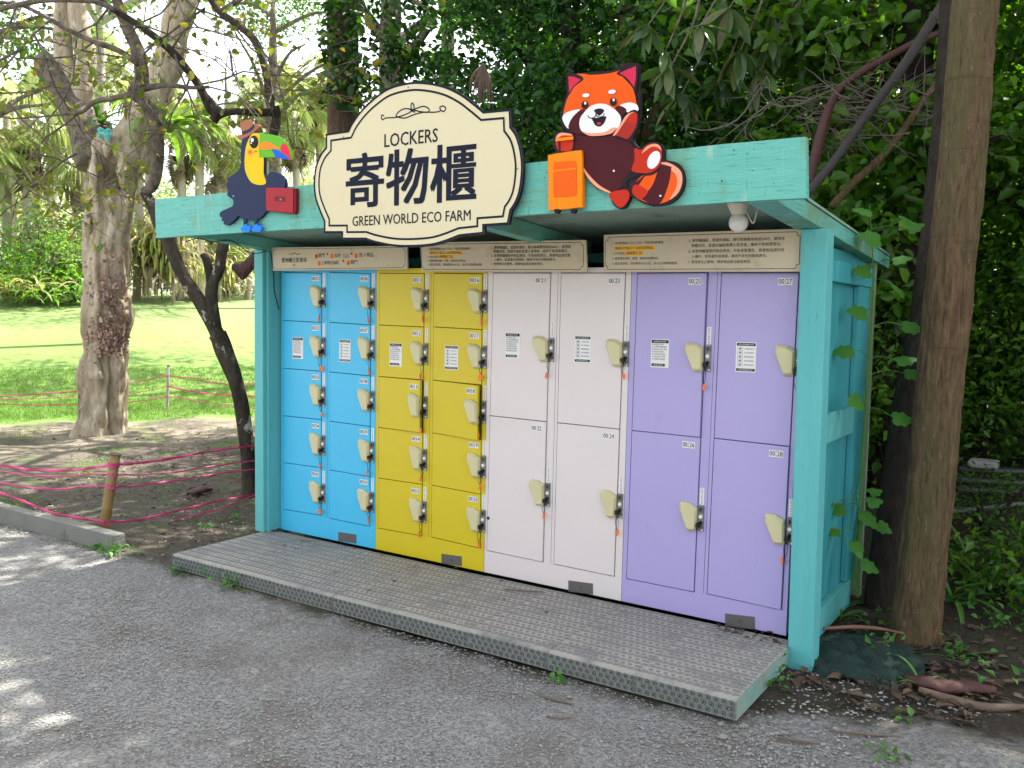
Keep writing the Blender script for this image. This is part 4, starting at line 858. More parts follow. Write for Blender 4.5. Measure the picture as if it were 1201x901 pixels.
# ---------------------------------------------------------------- big pale gnarled tree (left)
b0 = on_ground(120, 508); D1 = depth(b0)
gt = empty('gnarled_tree', tuple(b0), 'thick pale gnarled tree with a hollow and forked pollarded top, behind the taped fence', 'tree')
def gnarl(mb, amp, seed):
    mb.v = [tuple(Vector(v)+Vector((noise.noise(Vector(v)*2.2+Vector((seed, 0, 0))), noise.noise(Vector(v)*2.2+Vector((0, seed, 0))), noise.noise(Vector(v)*2.2+Vector((0, 0, seed)))))*amp+Vector((noise.noise(Vector(v)*7+Vector((seed, 9, 0))), noise.noise(Vector(v)*7+Vector((5, seed, 0))), 0))*amp*.35) for v in mb.v]
tk = MB()
W_, R_ = px_path([(118,516,29),(120,500,27),(121,470,26.5),(124,430,26),(126,380,24),(128,330,23.5),(128,290,24),(130,250,25),(132,220,28),(136,190,31),(142,165,28)], D1)
C_ = curve(W_, 16); tk.tube(C_, lerps(R_, len(C_)), 72, rough=.16, seed=3)
# vertical flutes and a hollow
ctr = Vector(atd(124, 205, D1)); hv = Vector(atd(124, 205, D1-.4)); fl = []
for v in tk.v:
    v = Vector(v); d_ = (v-hv); k_ = math.exp(-((d_.x*RH[0]+d_.y*RH[1])/.10)**2-((d_.z)/.19)**2)*(1 if (v-Vector(atd(124, 205, D1))).dot(Vector(-FH)) > 0 else 0)
    a_ = math.atan2(v.y-b0[1], v.x-b0[0]); f = .028*math.sin(a_*7+noise.noise(v*1.2)*4)*(1.2 if v.z < 1.2 else .8)+.018*math.sin(a_*15+noise.noise(v*2)*5)
    rr = Vector((v.x-(b0[0]), v.y-(b0[1]), 0)).normalized()
    lower = max(0, .4-v.z)*.12
    fl.append(tuple(v+Vector(FH)*k_*.42+rr*(f+lower*abs(math.sin(a_*2.5)))))
tk.v = fl; gnarl(tk, .045, 4); tk.build('trunk', BARKP, gt, smooth=True)
mb = MB()      # raised lip round the hollow, knots
for (u, v, r, dz) in ((109,205,7,1.9),(141,200,8,1.7),(124,172,8,.8),(148,238,7,.8),(104,262,6,.9),(126,240,6,.6)):
    c = Vector(atd(u, v, D1-.40)); mb.tube(curve([c+Vector((0,0,-.14*dz))+Vector(FH)*.05, c+Vector(RH)*.02, c+Vector((0,0,.14*dz))+Vector(FH)*.05], 5), lerps([.02, pxm(r, D1)*.75, .02], 11), 10, rough=.3)
gnarl(mb, .03, 8); mb.build('knot', BARKP, gt, smooth=True)
for pts, nm, sd, mt in (([(118,190,30),(104,155,24),(88,125,17),(68,95,15),(55,75,13),(50,66,9)], 'limb', 5, BARKG),
                    ([(92,128,13),(95,95,12),(97,60,11),(93,20,10),(88,-30,9)], 'limb', 6, BARKP), ([(80,112,11),(76,85,11),(74,50,10),(73,10,9),(70,-30,8)], 'limb', 7, BARKP),
                    ([(145,190,27),(164,150,21),(183,110,17),(197,70,17),(208,30,16.5),(218,-20,15)], 'limb', 9, BARKP)):
    mb = MB(); limb(mb, pts, D1, 18, 7, .12, sd); gnarl(mb, .05, sd); mb.build(nm, mt, gt, smooth=True)
# flaking reddish bark on the trunk face
V = []; mb = MB(); rg = random.Random(4)
for i in range(520):
    u = rg.gauss(128, 17); v = rg.choice([rg.gauss(345, 22), rg.gauss(385, 16), rg.gauss(400, 10), rg.uniform(290, 420)])
    if not (101 < u < 151): continue
    rr_ = (u-126)/29; p = Vector(atd(u, v, D1-math.sqrt(max(.02, 1-rr_*rr_))*pxm(28, D1)-.02)); s_ = rg.uniform(.012, .034)
    a_ = Vector(RH)*s_*rg.uniform(.6, 1.2); b_ = Vector((0, 0, 1))*s_*rg.uniform(.4, .9)+Vector(FH)*rg.uniform(-.02, .02); n_ = Vector(-FH)*rg.uniform(.01, .035)
    mb.add([p-a_-b_, p+a_-b_+n_, p+a_*.7+b_+n_*1.4, p-a_*.8+b_], [(0, 1, 2, 3)]); mb.add([p-a_-b_, p+a_-b_+n_, p+Vector(FH)*.03], [(0, 2, 1)])
mb.build('bark_flakes', FLAKE, gt, kind='stuff')
# hanging strap fern on the trunk
def strap_clump(c, n, L, W_, m, rng, up=.9, droop=1.3, seg=7, spread=1.0, name='leaf', parent=None, flat=.25):
    VV, FF = [], []; k = 0
    for i in range(n):
        az = rng.uniform(0, 6.283); el = rng.uniform(.15, 1.25) if up > .5 else rng.uniform(-.2, .7); l = L*rng.uniform(.6, 1.15); w_ = W_*rng.uniform(.7, 1.2)
        p = np.array(c, float)+rng.normal(size=3)*.03*spread*L; h = np.array([math.cos(az), math.sin(az), 0]); sd = np.array([-math.sin(az), math.cos(az), 0])
        a = el*up; st = l/seg
        for j in range(seg+1):
            t = j/seg; ww = w_*(.35+1.2*t)*(1 if t < .35 else 1)*max(.04, 1-max(0, t-.45)/.55)**.8 if False else w_*math.sin(math.pi*min(1, .12+.88*t*.98))**.7 if t < 1 else .002
            d_ = h*math.cos(a)*spread+np.array([0, 0, math.sin(a)])
            up_ = np.cross(sd, d_); mid = p.copy()
            VV += [mid-sd*ww*.5+np.array([0, 0, ww*flat]), mid, mid+sd*ww*.5+np.array([0, 0, ww*flat])]
            if j < seg:
                q = k+j*3; FF += [(q, q+1, q+4, q+3), (q+1, q+2, q+5, q+4)]
            p = p+d_*st; a -= droop/seg*(1+t)
        k += (seg+1)*3
    return np.array(VV), np.array(FF)
cf = atd(197, 152, D1+.25); fr_ = empty('bird_nest_fern', tuple(cf), 'bright green bird-nest fern growing out of the pale tree above the roof corner', 'fern')
for i in range(26):
    V, F = strap_clump((0, 0, 0), 1, 1.05, .10, FERN, rng, up=.8, droop=1.5, seg=7)
    o = np_mesh('leaf', V, F, FERN); o.parent = fr_
c2 = atd(118, 145, D1-.2); fr2 = empty('strap_leaved_fern', tuple(c2), 'small dark green fern in the fork of the pale gnarled tree', 'fern')
for i in range(12):
    V, F = strap_clump((0, 0, 0), 1, .55, .05, FERN, rng, up=.9, droop=1.2, seg=6); o = np_mesh('leaf', V, F, LEAFM); o.parent = fr2
# teal leafy ornament in the fork
co = atd(123, 152, D1-.5); orn = empty('teal_leaf_ornament', tuple(co), 'small teal painted leaf ornament hanging in the fork of the pale tree', 'ornament')
tealm = mat('teal_ornament', (.04, .33, .33), .5, (.06, .42, .40), 12)
for a_, s_ in ((-2.2, .14), (-1.2, .16), (-.2, .1), (-3.1, .1)):
    d_ = Vector(RH)*math.cos(a_)+Vector((0, 0, 1))*math.sin(a_); q = Vector(RH)*-math.sin(a_)+Vector((0, 0, 1))*math.cos(a_); mb = MB(); c = Vector(co)
    mb.add([c, c+d_*s_*.5+q*s_*.3-Vector(FH)*.02, c+d_*s_, c+d_*s_*.5-q*s_*.3-Vector(FH)*.02, c+d_*s_*.5-Vector(FH)*.035], [(0, 1, 4), (1, 2, 4), (2, 3, 4), (3, 0, 4)]); mb.build('leaf', tealm, orn)

# ---------------------------------------------------------------- slender dark lichened tree beside the left post
b1 = on_ground(292, 582); D2 = depth(b1)
st = empty('slender_tree', tuple(b1), 'slender dark tree blotched with lichen, forked, standing just left of the shelter', 'tree')
mb = MB(); limb(mb, [(294,592,10.4),(292,575,8.8),(291,540,8.0),(287,500,8.0),(280,460,8.4),(268,420,8.8),(255,392,10.4)], D2, 16, 7, .10, 2); mb.build('trunk', BARKL, st, smooth=True)
mb = MB(); limb(mb, [(277,450,7.0),(268,425,8.2),(259,400,8.2),(246,375,7.6),(232,350,8.0),(214,322,7.2),(200,290,7.6),(188,262,7.2),(175,235,6.0,.1),(168,225,5.2,.1)], D2, 14, 7, .12, 4); mb.build('limb', BARKL, st, smooth=True)
mb = MB(); limb(mb, [(168,226,5.2,.1),(178,218,6.8,.1),(184,200,7.2,.1),(185,170,7.6,.1),(180,140,8.0,.1),(170,118,8.8,.1),(160,108,9.6,.1),(166,95,8.0,.1),(163,65,7.2,.1),(152,38,6.8,.1),(140,10,6.0,.1),(130,-25,5.6,.1)], D2, 14, 6, .14, 4); mb.build('limb', BARKG, st, smooth=True)
mb = MB(); limb(mb, [(276,450,6.5),(266,425,7.6),(256,400,7.6),(249,360,6.8),(249,335,7.2),(257,315,6.4),(261,290,6.4),(268,262,6.4),(274,240,6.0),(290,200,5.6),(312,172,5.2),(322,152,5.6),(324,130,4.8),(316,112,4.8),(312,85,4.4),(300,50,4.4),(280,30,4.0),(258,14,4.0),(240,-12,4.0)], D2, 14, 6, .10, 6); mb.build('limb', BARKL, st, smooth=True)
mb = MB(); limb(mb, [(249,338,6.4),(246,322,5.2),(242,305,4.8),(238,298,4.0)], D2, 10, 4, .2, 6); mb.build('broken_stub', BARKD, st, smooth=True)
mb = MB(); limb(mb, [(322,132,4.4),(300,132,4.0),(275,131,4.0),(258,134,5.2),(250,142,5.6)], D2-.05, 12, 5, .15, 7); mb.build('branch', BARKD, st, smooth=True)
mb = MB(); limb(mb, [(258,136,5.6),(247,128,5.2),(236,105,4.4),(222,85,4.4),(205,64,4.4),(185,46,4.0),(160,28,4.0),(125,6,3.6),(105,-12,3.2)], D2-.05, 12, 6, .12, 8); mb.build('branch', BARKD, st, smooth=True)
mb = MB(); limb(mb, [(166,104,4.8),(195,100,2.8),(225,103,2.4),(245,102,2.0)], D2-.1, 8, 5, .1, 9); mb.build('branch', BARKG, st, smooth=True)
mb = MB(); limb(mb, [(155,110,4.0),(130,116,3.2),(110,120,2.8),(95,132,2.0),(72,134,1.6)], D2-.1, 8, 5, .1, 9); mb.build('branch', BARKG, st, smooth=True)
mb = MB(); limb(mb, [(162,75,4.0),(140,60,3.2),(108,48,2.8),(80,35,2.8),(50,18,2.4),(20,5,2.0),(-20,2,1.6)], D2-.1, 8, 5, .1, 9); mb.build('branch', BARKG, st, smooth=True)
mb = MB(); limb(mb, [(135,12,3.2),(110,2,2.8),(60,0,3.2),(25,5,3.2),(-30,18,3.2)], D2-.15, 8, 5, .1, 9); mb.build('branch', BARKG, st, smooth=True)
mb = MB(); limb(mb, [(258,14,3.2),(280,0,3.2),(300,-14,3.2)], D2, 8, 4); mb.build('branch', BARKG, st, smooth=True)
mb = MB(); limb(mb, [(236,105,2.4),(252,122,2.4),(262,132,2.4)], D2, 6, 4); mb.build('branch', BARKG, st, smooth=True)
# fine bare twigs and sparse yellow-green leaves
rg = np.random.default_rng(5); mb = MB(); ends = []
for (u, v, du, dv, L_, dd) in [(160,70,-1,-.2,1.5,0),(110,50,-1,.6,1.4,0),(60,22,-1,.8,1.3,-.2),(20,5,-.4,1,1.3,-.3),(200,60,.6,-.8,1.2,0),(230,100,1,-.3,1.3,0),(225,85,-.5,1,1.2,0),(300,50,.6,.7,1.1,.2),(280,30,-1,-.2,1.2,.1),(150,40,.6,-.8,1.1,0),
       (75,134,-1,.2,1.3,0),(95,130,-.5,1,1.2,0),(180,140,1,.4,1.1,0),(245,102,1,.1,1.1,0),(130,6,-1,.5,1.3,0),(205,64,.2,1,1.3,-.1),(185,46,-.4,1,1.1,-.1),(315,100,1,.1,.8,0),(258,14,.7,.7,1.2,0),(170,30,1,.2,1.3,-.2),(240,10,-1,.5,1.3,0),(20,60,-1,1,1.0,-.3),(60,100,-1,.6,1.2,0),(40,40,.5,1,1.4,0),(10,120,.6,1,1.1,0),(90,180,-1,.5,1.0,0),(40,180,1,.4,1.1,0),(0,200,1,.2,1.2,0),(270,60,.2,1,1.2,0),(215,15,.8,.8,1.2,0)]:
    d_ = Vector(RH)*du+Vector((0, 0, -dv)); twigs(mb, atd(u, v, D2+dd), d_, L_*.95, .010, rg, 3, .45, 6, ends)
mb.build('twigs', BARKG, st, kind='stuff')
E_ = np.array([e[0] for e in ends]); pk_ = E_[rg.random(len(E_)) < .30]; pk_ = pk_+rg.normal(size=pk_.shape)*.03
V, F = leaf_arrays(pk_, .075, rg, wid=.7, six=True, droop=.6); np_mesh('sparse_leaves', V, F, LEAFS, st, kind='stuff')

# ---------------------------------------------------------------- trees off to the left and in front: give the lawn and the dirt their dappled shade
def shade_tree(x, y, h, r, label, n=60, name='shade_tree', L=.16, per=70, m=LEAFM, lean=(0, 0), tr=.26, bark=None):
    z = gz(x, y); t = empty(name, (x, y, z), label, 'tree', 'tall trees around the clearing')
    mb = MB(); top = (x+lean[0], y+lean[1], z+h*.75); C_ = curve([(x, y, z-.2), (x+.1, y, z+h*.3), (x+lean[0]*.6, y+lean[1]*.6, z+h*.55), top], 5); mb.tube(C_, lerps([tr, tr*.8, tr*.6, tr*.3], len(C_)), 10, rough=.1, seed=x); mb.build('trunk', bark or BARKG, t, smooth=True)
    rg = np.random.default_rng(int(abs(x*10+y*3))+1)
    for i in range(7):
        s_ = C_[int(rg.integers(len(C_)//2, len(C_)))]; a = rg.uniform(0, 6.28); e = (s_.x+math.cos(a)*r*.7, s_.y+math.sin(a)*r*.7, s_.z+rg.uniform(.5, 2)); mb = MB().tube(curve([s_, ((s_.x+e[0])/2, (s_.y+e[1])/2, (s_.z+e[2])/2+.3), e], 4), lerps([.08, .05, .02], 9), 6); mb.build('branch', bark or BARKG, t)
    foliage('crown', [((x+lean[0], y+lean[1], z+h*.85), (r, r, r*.6), n)], L, m, rg, t, per=per, cr=.45); return t
shade_tree(-13.5, 4.2, 8.5, 3.0, 'leafy tree with a rounded crown standing at the left edge of the lawn', 70)
shade_tree(-17, 15, 12.5, 3.6, 'tall tree with a high wide crown farther down the lawn on the left', 80)
shade_tree(-7.6, 11.6, 13, 3.4, 'very tall tree with a high crown beyond the left end of the wood', 80)
_q = atd(121, 350, 19.5)
shade_tree(_q[0], _q[1], 13.5, 3.2, 'very tall tree with a high crown on the lawn behind the gnarled tree', 80, tr=.12, bark=PALMB)
shade_tree(-3.6, 5.2, 9.5, 2.6, 'tall pale-trunked tree whose crown hangs over the bare dirt', 46)

# ---------------------------------------------------------------- trunks: right of the shelter, above the sign
b2_ = on_ground(1070, 748); D3 = depth(b2_)
rt = empty('leaning_tree', tuple(b2_), 'large brown leaning trunk standing right beside the shelter, in front of the dark undergrowth', 'tree')
mb = MB(); W_, R_ = px_path([(1068,765,38),(1071,742,33),(1077,700,31),(1084,640,30),(1092,560,30),(1101,460,30),(1112,350,30),(1122,250,30),(1131,150,29.5),(1139,60,29),(1146,-20,29),(1156,-140,27),(1170,-300,24)], D3); R_ = [r*(.90-.08*i/12) for i, r in enumerate(R_)]
C_ = curve(W_, 24); mb.tube(C_, lerps(R_, len(C_)), 80, rough=.04, seed=12)
mb.v = [tuple(Vector(v)+Vector((v[0]-C_[0].x, v[1]-C_[0].y, 0)).normalized()*(.011*noise.noise(Vector((v[0]*26, v[1]*26, v[2]*2.2)))+.006*noise.noise(Vector((v[0]*60, v[1]*60, v[2]*6)))+.004*noise.noise(Vector((v[0]*3, v[1]*3, v[2]*14))))) for v in mb.v]
o = mb.build('trunk', BARKR, rt, smooth=True)
dk = on_ground(1028, 716); D4 = depth(dk)
dt = empty('dark_trunk', tuple(dk), 'darker charred trunk squeezed between the leaning tree and the shelter side', 'tree')
mb = MB(); limb(mb, [(1027,726,15),(1031,700,16),(1040,640,17),(1052,570,18),(1062,500,18),(1072,440,17),(1084,360,15,.1),(1094,280,14,.2),(1104,180,13,.3),(1112,60,12,.3),(1118,-60,10,.3)], D4, 22, 8, .09, 15); mb.build('trunk', BARKD, dt, smooth=True)
for (u, v0, w_, dist, nm, lb, mt, ln) in ((402, 260, 18.5, 9.2, 'straight_trunk', 'straight brown trunk with climbing leaves rising behind the left shoulder of the sign', TRUNKB, 0), (738, 200, 10.5, 8.2, 'reddish_trunk', 'slim reddish brown trunk rising behind the ears of the red panda', BARKR, -1)):
    g = atd(u, v0, dist); zz = gz(g[0], g[1]); t = empty(nm, (g[0], g[1], zz), lb, 'tree')
    top = atd(u+ln*2, -160, dist); mb = MB(); C_ = curve([(g[0], g[1], zz-.1), tuple(g), tuple(atd(u+ln, 60, dist)), tuple(top)], 10); r0 = pxm(w_, dist); mb.tube(C_, lerps([r0*1.15, r0, r0*.97, r0*.9], len(C_)), 20, rough=.05, seed=u); mb.build('trunk', mt, t, smooth=True)
    if nm == 'straight_trunk':
        rg = np.random.default_rng(8); P_ = np.array([atd(u+rg.choice([-1, 1])*rg.uniform(5, 26) if rg.random() < .6 else u+rg.uniform(-18, 18), rg.uniform(-20, 125), dist-.15-rg.uniform(0, .35)) for i in range(330)])
        V, F = leaf_arrays(P_, .11, rg, wid=.6, six=True); np_mesh('climbing_leaves', V, F, LEAFD, t, kind='stuff')

# ---------------------------------------------------------------- the dark wood behind and to the right
wood = []
def wood_tree(x, y, h, r, cr_z, n, label, L=.11, m=LEAFD, low=True, seed=0, tr=.11, per=120):
    z = gz(x, y); t = empty('wood_tree', (x, y, z), label, 'tree', 'trees of the dark wood behind the shelter'); rg = np.random.default_rng(100+seed)
    C_ = curve([(x, y, z-.2), (x+rg.normal()*.15, y+rg.normal()*.15, z+h*.35), (x+rg.normal()*.4, y+rg.normal()*.3, z+h*.7), (x+rg.normal()*.5, y+rg.normal()*.5, z+h)], 6)
    mb = MB(); mb.tube(C_, lerps([tr, tr*.85, tr*.6, tr*.25], len(C_)), 10, rough=.1, seed=seed); mb.build('trunk', [BARKD, BARKR, TRUNKB][seed % 3], t, smooth=True)
    for i in range(9):
        s_ = C_[int(rg.integers(3, len(C_)))]; a = rg.uniform(0, 6.28); e = Vector((s_.x+math.cos(a)*r*.8, s_.y+math.sin(a)*r*.8, s_.z+rg.uniform(-.3, 1.2))); MB().tube(curve([s_, (s_+e)/2+Vector((0, 0, .25)), e], 4), lerps([tr*.4, tr*.25, .01], 9), 5).build('branch', BARKD, t)
    bl = [((x, y, z+cr_z), (r, r, h*.42), n)]
    if low: bl.append(((x, y, z+cr_z*.35), (r*.8, r*.8, cr_z*.4), n//3))
    foliage('crown', bl, L, m, rg, t, per=per, cr=.20, shell=.3, six=(y < 5), wid=.48 if seed % 2 else .6)
    return t
K_ = 0
for (x, y, h, r, cz, n, lb) in [
    (-.9, 3.9, 6.2, 1.5, 3.7, 120, 'dense dark tree behind the roof, between the sign and the straight trunk'),
    (1.0, 3.5, 6.0, 1.5, 3.6, 130, 'dark leafy tree directly behind the right half of the sign'),
    (2.6, 3.6, 6.4, 1.5, 3.6, 130, 'dark leafy tree behind the red panda cut-out'),
    (4.3, 4.4, 6.2, 1.5, 3.2, 120, 'dark tree between the roof end and the leaning trunk'),
    (5.4, 3.6, 5.2, 1.3, 2.6, 110, 'bushy dark tree at the right edge, beyond the leaning trunk'),
    (-2.6, 6.6, 7.2, 1.8, 4.4, 100, 'tall tree at the left end of the wood, behind the straight trunk'),
    (.2, 7.2, 6.6, 2.0, 3.8, 100, 'tall tree of the second row, left of the middle of the wood'),
    (2.9, 7.4, 6.6, 2.0, 3.6, 105, 'tall tree of the second row, behind the panda'),
    (5.2, 7.4, 6.4, 2.0, 3.4, 105, 'tall tree of the second row, near the right edge'),
    (-1.6, 10.2, 10.5, 2.6, 6.2, 170, 'very tall tree of the back row, at its left end'),
    (2.2, 10.8, 10.5, 2.8, 6.0, 170, 'very tall tree in the middle of the back row'),
    (6.6, 10.8, 10.5, 2.8, 5.8, 170, 'very tall tree at the right end of the back row'),
    (8.2, 6.2, 8.5, 2.2, 4.6, 70, 'tall tree outside the right edge of the wood')]:
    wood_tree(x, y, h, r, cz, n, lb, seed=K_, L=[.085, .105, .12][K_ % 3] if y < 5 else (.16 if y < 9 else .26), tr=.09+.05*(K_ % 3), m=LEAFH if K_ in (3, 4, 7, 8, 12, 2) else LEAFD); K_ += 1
# added canopy trees, mostly out of view, put in to shade everything near
def canopy(x, y, h, r, n, label, lean=(0, 0), tr=.14):
    return shade_tree(x, y, h, r, label, n, name='added_canopy_tree', L=.2, per=60, m=LEAFD, lean=lean, tr=tr, bark=BARKD)
canopy(8.6, -1.6, 9.0, 3.4, 60, 'added tall spreading shade tree right of the path, outside the picture', tr=.3)
canopy(7.4, 2.6, 9.5, 3.0, 70, 'added tall spreading shade tree right of the leaning trunk, outside the picture', (-1.2, 0), .25)
canopy(3.3, 3.3, 10.5, 3.0, 62, 'added very tall slim shade tree behind the right half of the shelter, crown above the picture')
canopy(.2, 3.4, 10.8, 3.0, 62, 'added very tall slim shade tree behind the middle of the shelter, crown above the picture')
canopy(8.6, 4.9, 9.6, 2.5, 60, 'added tall tree outside the right edge whose crown shades the end of the step', (-2.2, -.5), .25)
canopy(8.3, .8, 9.0, 3.0, 70, 'added unseen shade tree whose crown leans over the leaning trunk', (-2.6, .4), .25)

# undergrowth shrubs along the right
SH = [(4.15, 2.1, .35, .36, 14), (3.95, 3.7, .7, 1.3, 34), (4.4, 3.6, .7, 1.2, 30), (3.35, 3.2, .6, 1.3, 30), (4.32, 1.45, .3, .32, 12)]
for i, (x, y, r, h, n) in enumerate(SH):
    z = gz(x, y); lb = ['low feathery shrub just in front of the black pipes', 'leafy shrub close behind the black pipes', 'shrub behind the pipes at the right edge', 'leafy shrub seen just past the rear corner of the shelter', 'very low shrub at the right edge among the lily leaves'][i]
    t = empty('shrub', (x, y, z), lb, 'shrub', 'undergrowth shrubs right of the shelter'); rg = np.random.default_rng(40+i)
    mb = MB()
    for j in range(7): a = rg.uniform(0, 6.28); mb.tube(curve([(x, y, z-.03), (x+math.cos(a)*r*.3, y+math.sin(a)*r*.3, z+h*.5), (x+math.cos(a)*r*.7, y+math.sin(a)*r*.7, z+h)], 3), lerps([.012, .009, .004], 7), 5)
    mb.build('stems', BARKD, t, kind='stuff')
    foliage('leaves', [((x, y, z+h*.62), (r, r, h*.5), n)], .07 if i else .05, LEAFH if i else LEAFM, rg, t, per=55, cr=.16, shell=.2, wid=.5 if i else .22)

# leaning poles and dry branches above the roof end
def stick(name, pts, dist, m, label, cat='branch', rough=.08, n=8):
    mb = MB(); limb(mb, pts, dist, n, 6, rough, 3); o = mb.build(name, m, smooth=True); return tag(o, label, cat)
stick('leaning_pole', [(948,226,4.5,-.3),(985,180,5),(1020,130,5.2),(1058,80,5.5),(1090,30,5.5),(1118,-15,5.5),(1150,-70,5)], 5.7, mat('dark_grey_pole', (.03, .024, .026), .8, (.05, .04, .038), 9, bump=.5), 'long dark pole leaning from behind the roof end up to the leaning trunk')
stick('dead_palm_frond', [(950,215,3),(955,190,6),(962,160,6.5),(972,128,5),(985,104,4),(1010,85,4),(1050,62,4),(1085,45,4),(1110,36,3)], 5.9, REDBARK, 'reddish brown dead palm frond curving up behind the roof end')
stick('bare_branch', [(975,243,5),(1000,215,5),(1028,190,4.5),(1055,158,4.5),(1082,120,4),(1110,80,3.5)], 6.1, BARKR, 'pale brown bare branch slanting behind the dark pole')
stick('bare_branch', [(1085,175,6),(1110,170,6),(1140,172,5.5),(1170,162,5),(1201,145,5),(1240,125,5)], 6.4, BARKD, 'dark bare branch rising to the right edge behind the leaning trunk')
rg = np.random.default_rng(9); mb = MB()
for i in range(48):
    u, v = rg.normal()*60+1000, rg.normal()*16+128; twigs(mb, atd(u, v, rg.uniform(5.7, 6.3)), Vector(RH)*rg.choice([-1, 1])+Vector((0, 0, rg.uniform(-.5, .5))), rg.uniform(.3, .65), .006, rg, 1, .5, 5)
o = mb.build('dry_twigs', mat('grey_dry_twigs', (.11, .09, .075), .85)); tag(o, 'tangle of dry grey twigs hanging above the right end of the roof', 'twigs', kind='stuff')
# dry hanging fronds by the sign
for (u, v, w_, l, lb) in ((567, 92, 20, 45, 'grey-brown shredded palm skirt hanging behind the right shoulder of the sign'),):
    c = atd(u, v-l*.4, 7.2); t = empty('dead_palm_leaf', tuple(c), lb, 'dead leaf', 'dead leaves hanging in the dark wood'); rg = np.random.default_rng(int(u))
    for i in range(30):
        mb = MB(); d_ = Vector(RH)*rg.normal()*.16*w_/60; e = Vector(c)+d_*.8+Vector((0, 0, -pxm(l, 7.2)*rg.uniform(.7, 1.1))); mid = (Vector(c)+e)/2+d_*.25-Vector(FH)*.05; C_ = curve([c, mid, e], 3)
        mb.tube(C_, lerps([.004, .008, .002], len(C_)), 4, cap=False); mb.build('strand', DEADL, t)

# hanging whorls of long leaves, top right of the picture
LM = {}
def lance_mesh():
    V = []; F = []; seg = 6; L_ = 1.0
    for j in range(seg+1):
        t = j/seg; w_ = .15*math.sin(math.pi*min(1, t*.94+.05))**.75 if j < seg else .004; z = -.22*t*t; V += [(t, -w_, z+.04*w_/.15), (t, 0, z), (t, w_, z+.04*w_/.15)]
        if j < seg: q = j*3; F += [(q, q+1, q+4, q+3), (q+1, q+2, q+5, q+4)]
    me = bpy.data.meshes.new('leaf'); me.from_pydata(V, [], F); me.polygons.foreach_set('use_smooth', [True]*len(F)); return me
lm = [lance_mesh() for _ in range(4)]
cols_ = [(.045, .085, .024), (.06, .12, .028), (.05, .09, .05), (.10, .11, .035)]
for i, me in enumerate(lm): me.materials.append(mat('long_leaf_%s' % ['dark', 'green', 'bluish', 'olive'][i], cols_[i], .33, tuple(c*1.35 for c in cols_[i]), 14, .8, .15, 40, transl=.28))
wt = empty('whorled_leaf_tree', tuple(atd(850, -60, 6.4)), 'long drooping leaves in whorls hanging above the right half of the roof', 'tree branch')
rg = np.random.default_rng(77); hub = []
for (u, v, dd) in [(822,30,-.1),(780,62,.1),(868,60,0),(905,48,.1),(845,95,.15),(890,85,.2),(930,25,.1),(800,110,.3),(855,10,-.1),(760,30,.3),(940,60,.3),(786,80,.0),(915,5,.2)]:
    h_ = atd(u, v, 6.4+dd); hub.append(h_)
    s_ = Vector(atd(u+rg.uniform(20, 60), v-rg.uniform(80, 130), 6.5+dd)); MB().tube(curve([s_, (s_+Vector(h_))/2+Vector((.05, 0, .03)), h_], 4), lerps([.012, .009, .005], 9), 5, cap=False).build('branch', BARKG, wt)
for h_ in hub:
    for j in range(int(rg.integers(9, 14))):
        o = bpy.data.objects.new('leaf', lm[int(rg.choice([0, 0, 1, 1, 2, 3]))]); COL.objects.link(o); o.parent = wt; o.location = Vector(h_)-Vector(wt.location)
        s_ = rg.uniform(.16, .30); o.scale = (s_, s_*rg.uniform(.8, 1.15), s_); o.rotation_euler = (rg.normal()*.4, rg.uniform(.1, 1.35), rg.uniform(0, 6.283))

# ---------------------------------------------------------------- lobed-leaf vine at the right side of the shelter
def vine_leaf_mesh():
    pts = [(0, 0), (-.18, -.08), (-.36, -.02), (-.46, .16), (-.38, .30), (-.48, .48), (-.34, .60), (-.24, .66), (-.20, .84), (0, 1.0), (.20, .84), (.24, .66), (.34, .60), (.48, .48), (.38, .30), (.46, .16), (.36, -.02), (.18, -.08)]
    V = [(0, .42, .06)]+[(x, y, -.10*abs(x)-.12*max(0, y-.5)) for x, y in pts]; n = len(pts)
    me = bpy.data.meshes.new('leaf'); me.from_pydata(V, [], [(0, 1+i, 1+(i+1) % n) for i in range(n)]); me.materials.append(LEAFB); me.polygons.foreach_set('use_smooth', [True]*n); return me
vl = vine_leaf_mesh(); rg = np.random.default_rng(12)
def vine(label, stem, leaves, dist):
    t = empty('lobed_vine', tuple(atd(stem[0][0], stem[0][1], dist)), label, 'vine')
    mb = MB(); W_ = [tuple(atd(u, v, dist)) for u, v in stem]; C_ = curve(W_, 6); mb.tube(C_, lerps([.007, .006, .004, .002], len(C_)), 6); 
    CC = np.array([tuple(p) for p in C_])
    for (u, v, s_, rz) in leaves:
        p = atd(u, v, dist-.06+rg.uniform(-.08, .08)); j = int(np.argmin(np.linalg.norm(CC-p, axis=1))); mb.tube(curve([CC[j], (CC[j]+p)/2+np.array([0, 0, .02]), p], 3), .0022, 4, cap=False)
        o = bpy.data.objects.new('leaf', vl); COL.objects.link(o); o.parent = t
        # leaf plane faces camera / up
        nrm = (Vector(-FH)*rg.uniform(.35, .9)+Vector((0, 0, 1))*rg.uniform(.5, 1)+Vector(RH)*rg.normal()*.3).normalized(); a = rad(rz); tip = (Vector(RH)*math.cos(a)+Vector((0, 0, 1))*math.sin(a)); tip = (tip-nrm*tip.dot(nrm)).normalized(); x = tip.cross(nrm)
        m4 = Matrix((x, tip, nrm)).transposed(); S_ = pxm(s_*.62, dist); o.matrix_local = Matrix.Translation(Vector(p)-Vector(t.location))@m4.to_4x4()@Matrix.Scale(S_, 4)
    mb.build('stem', TWIGM if False else WEED, t)
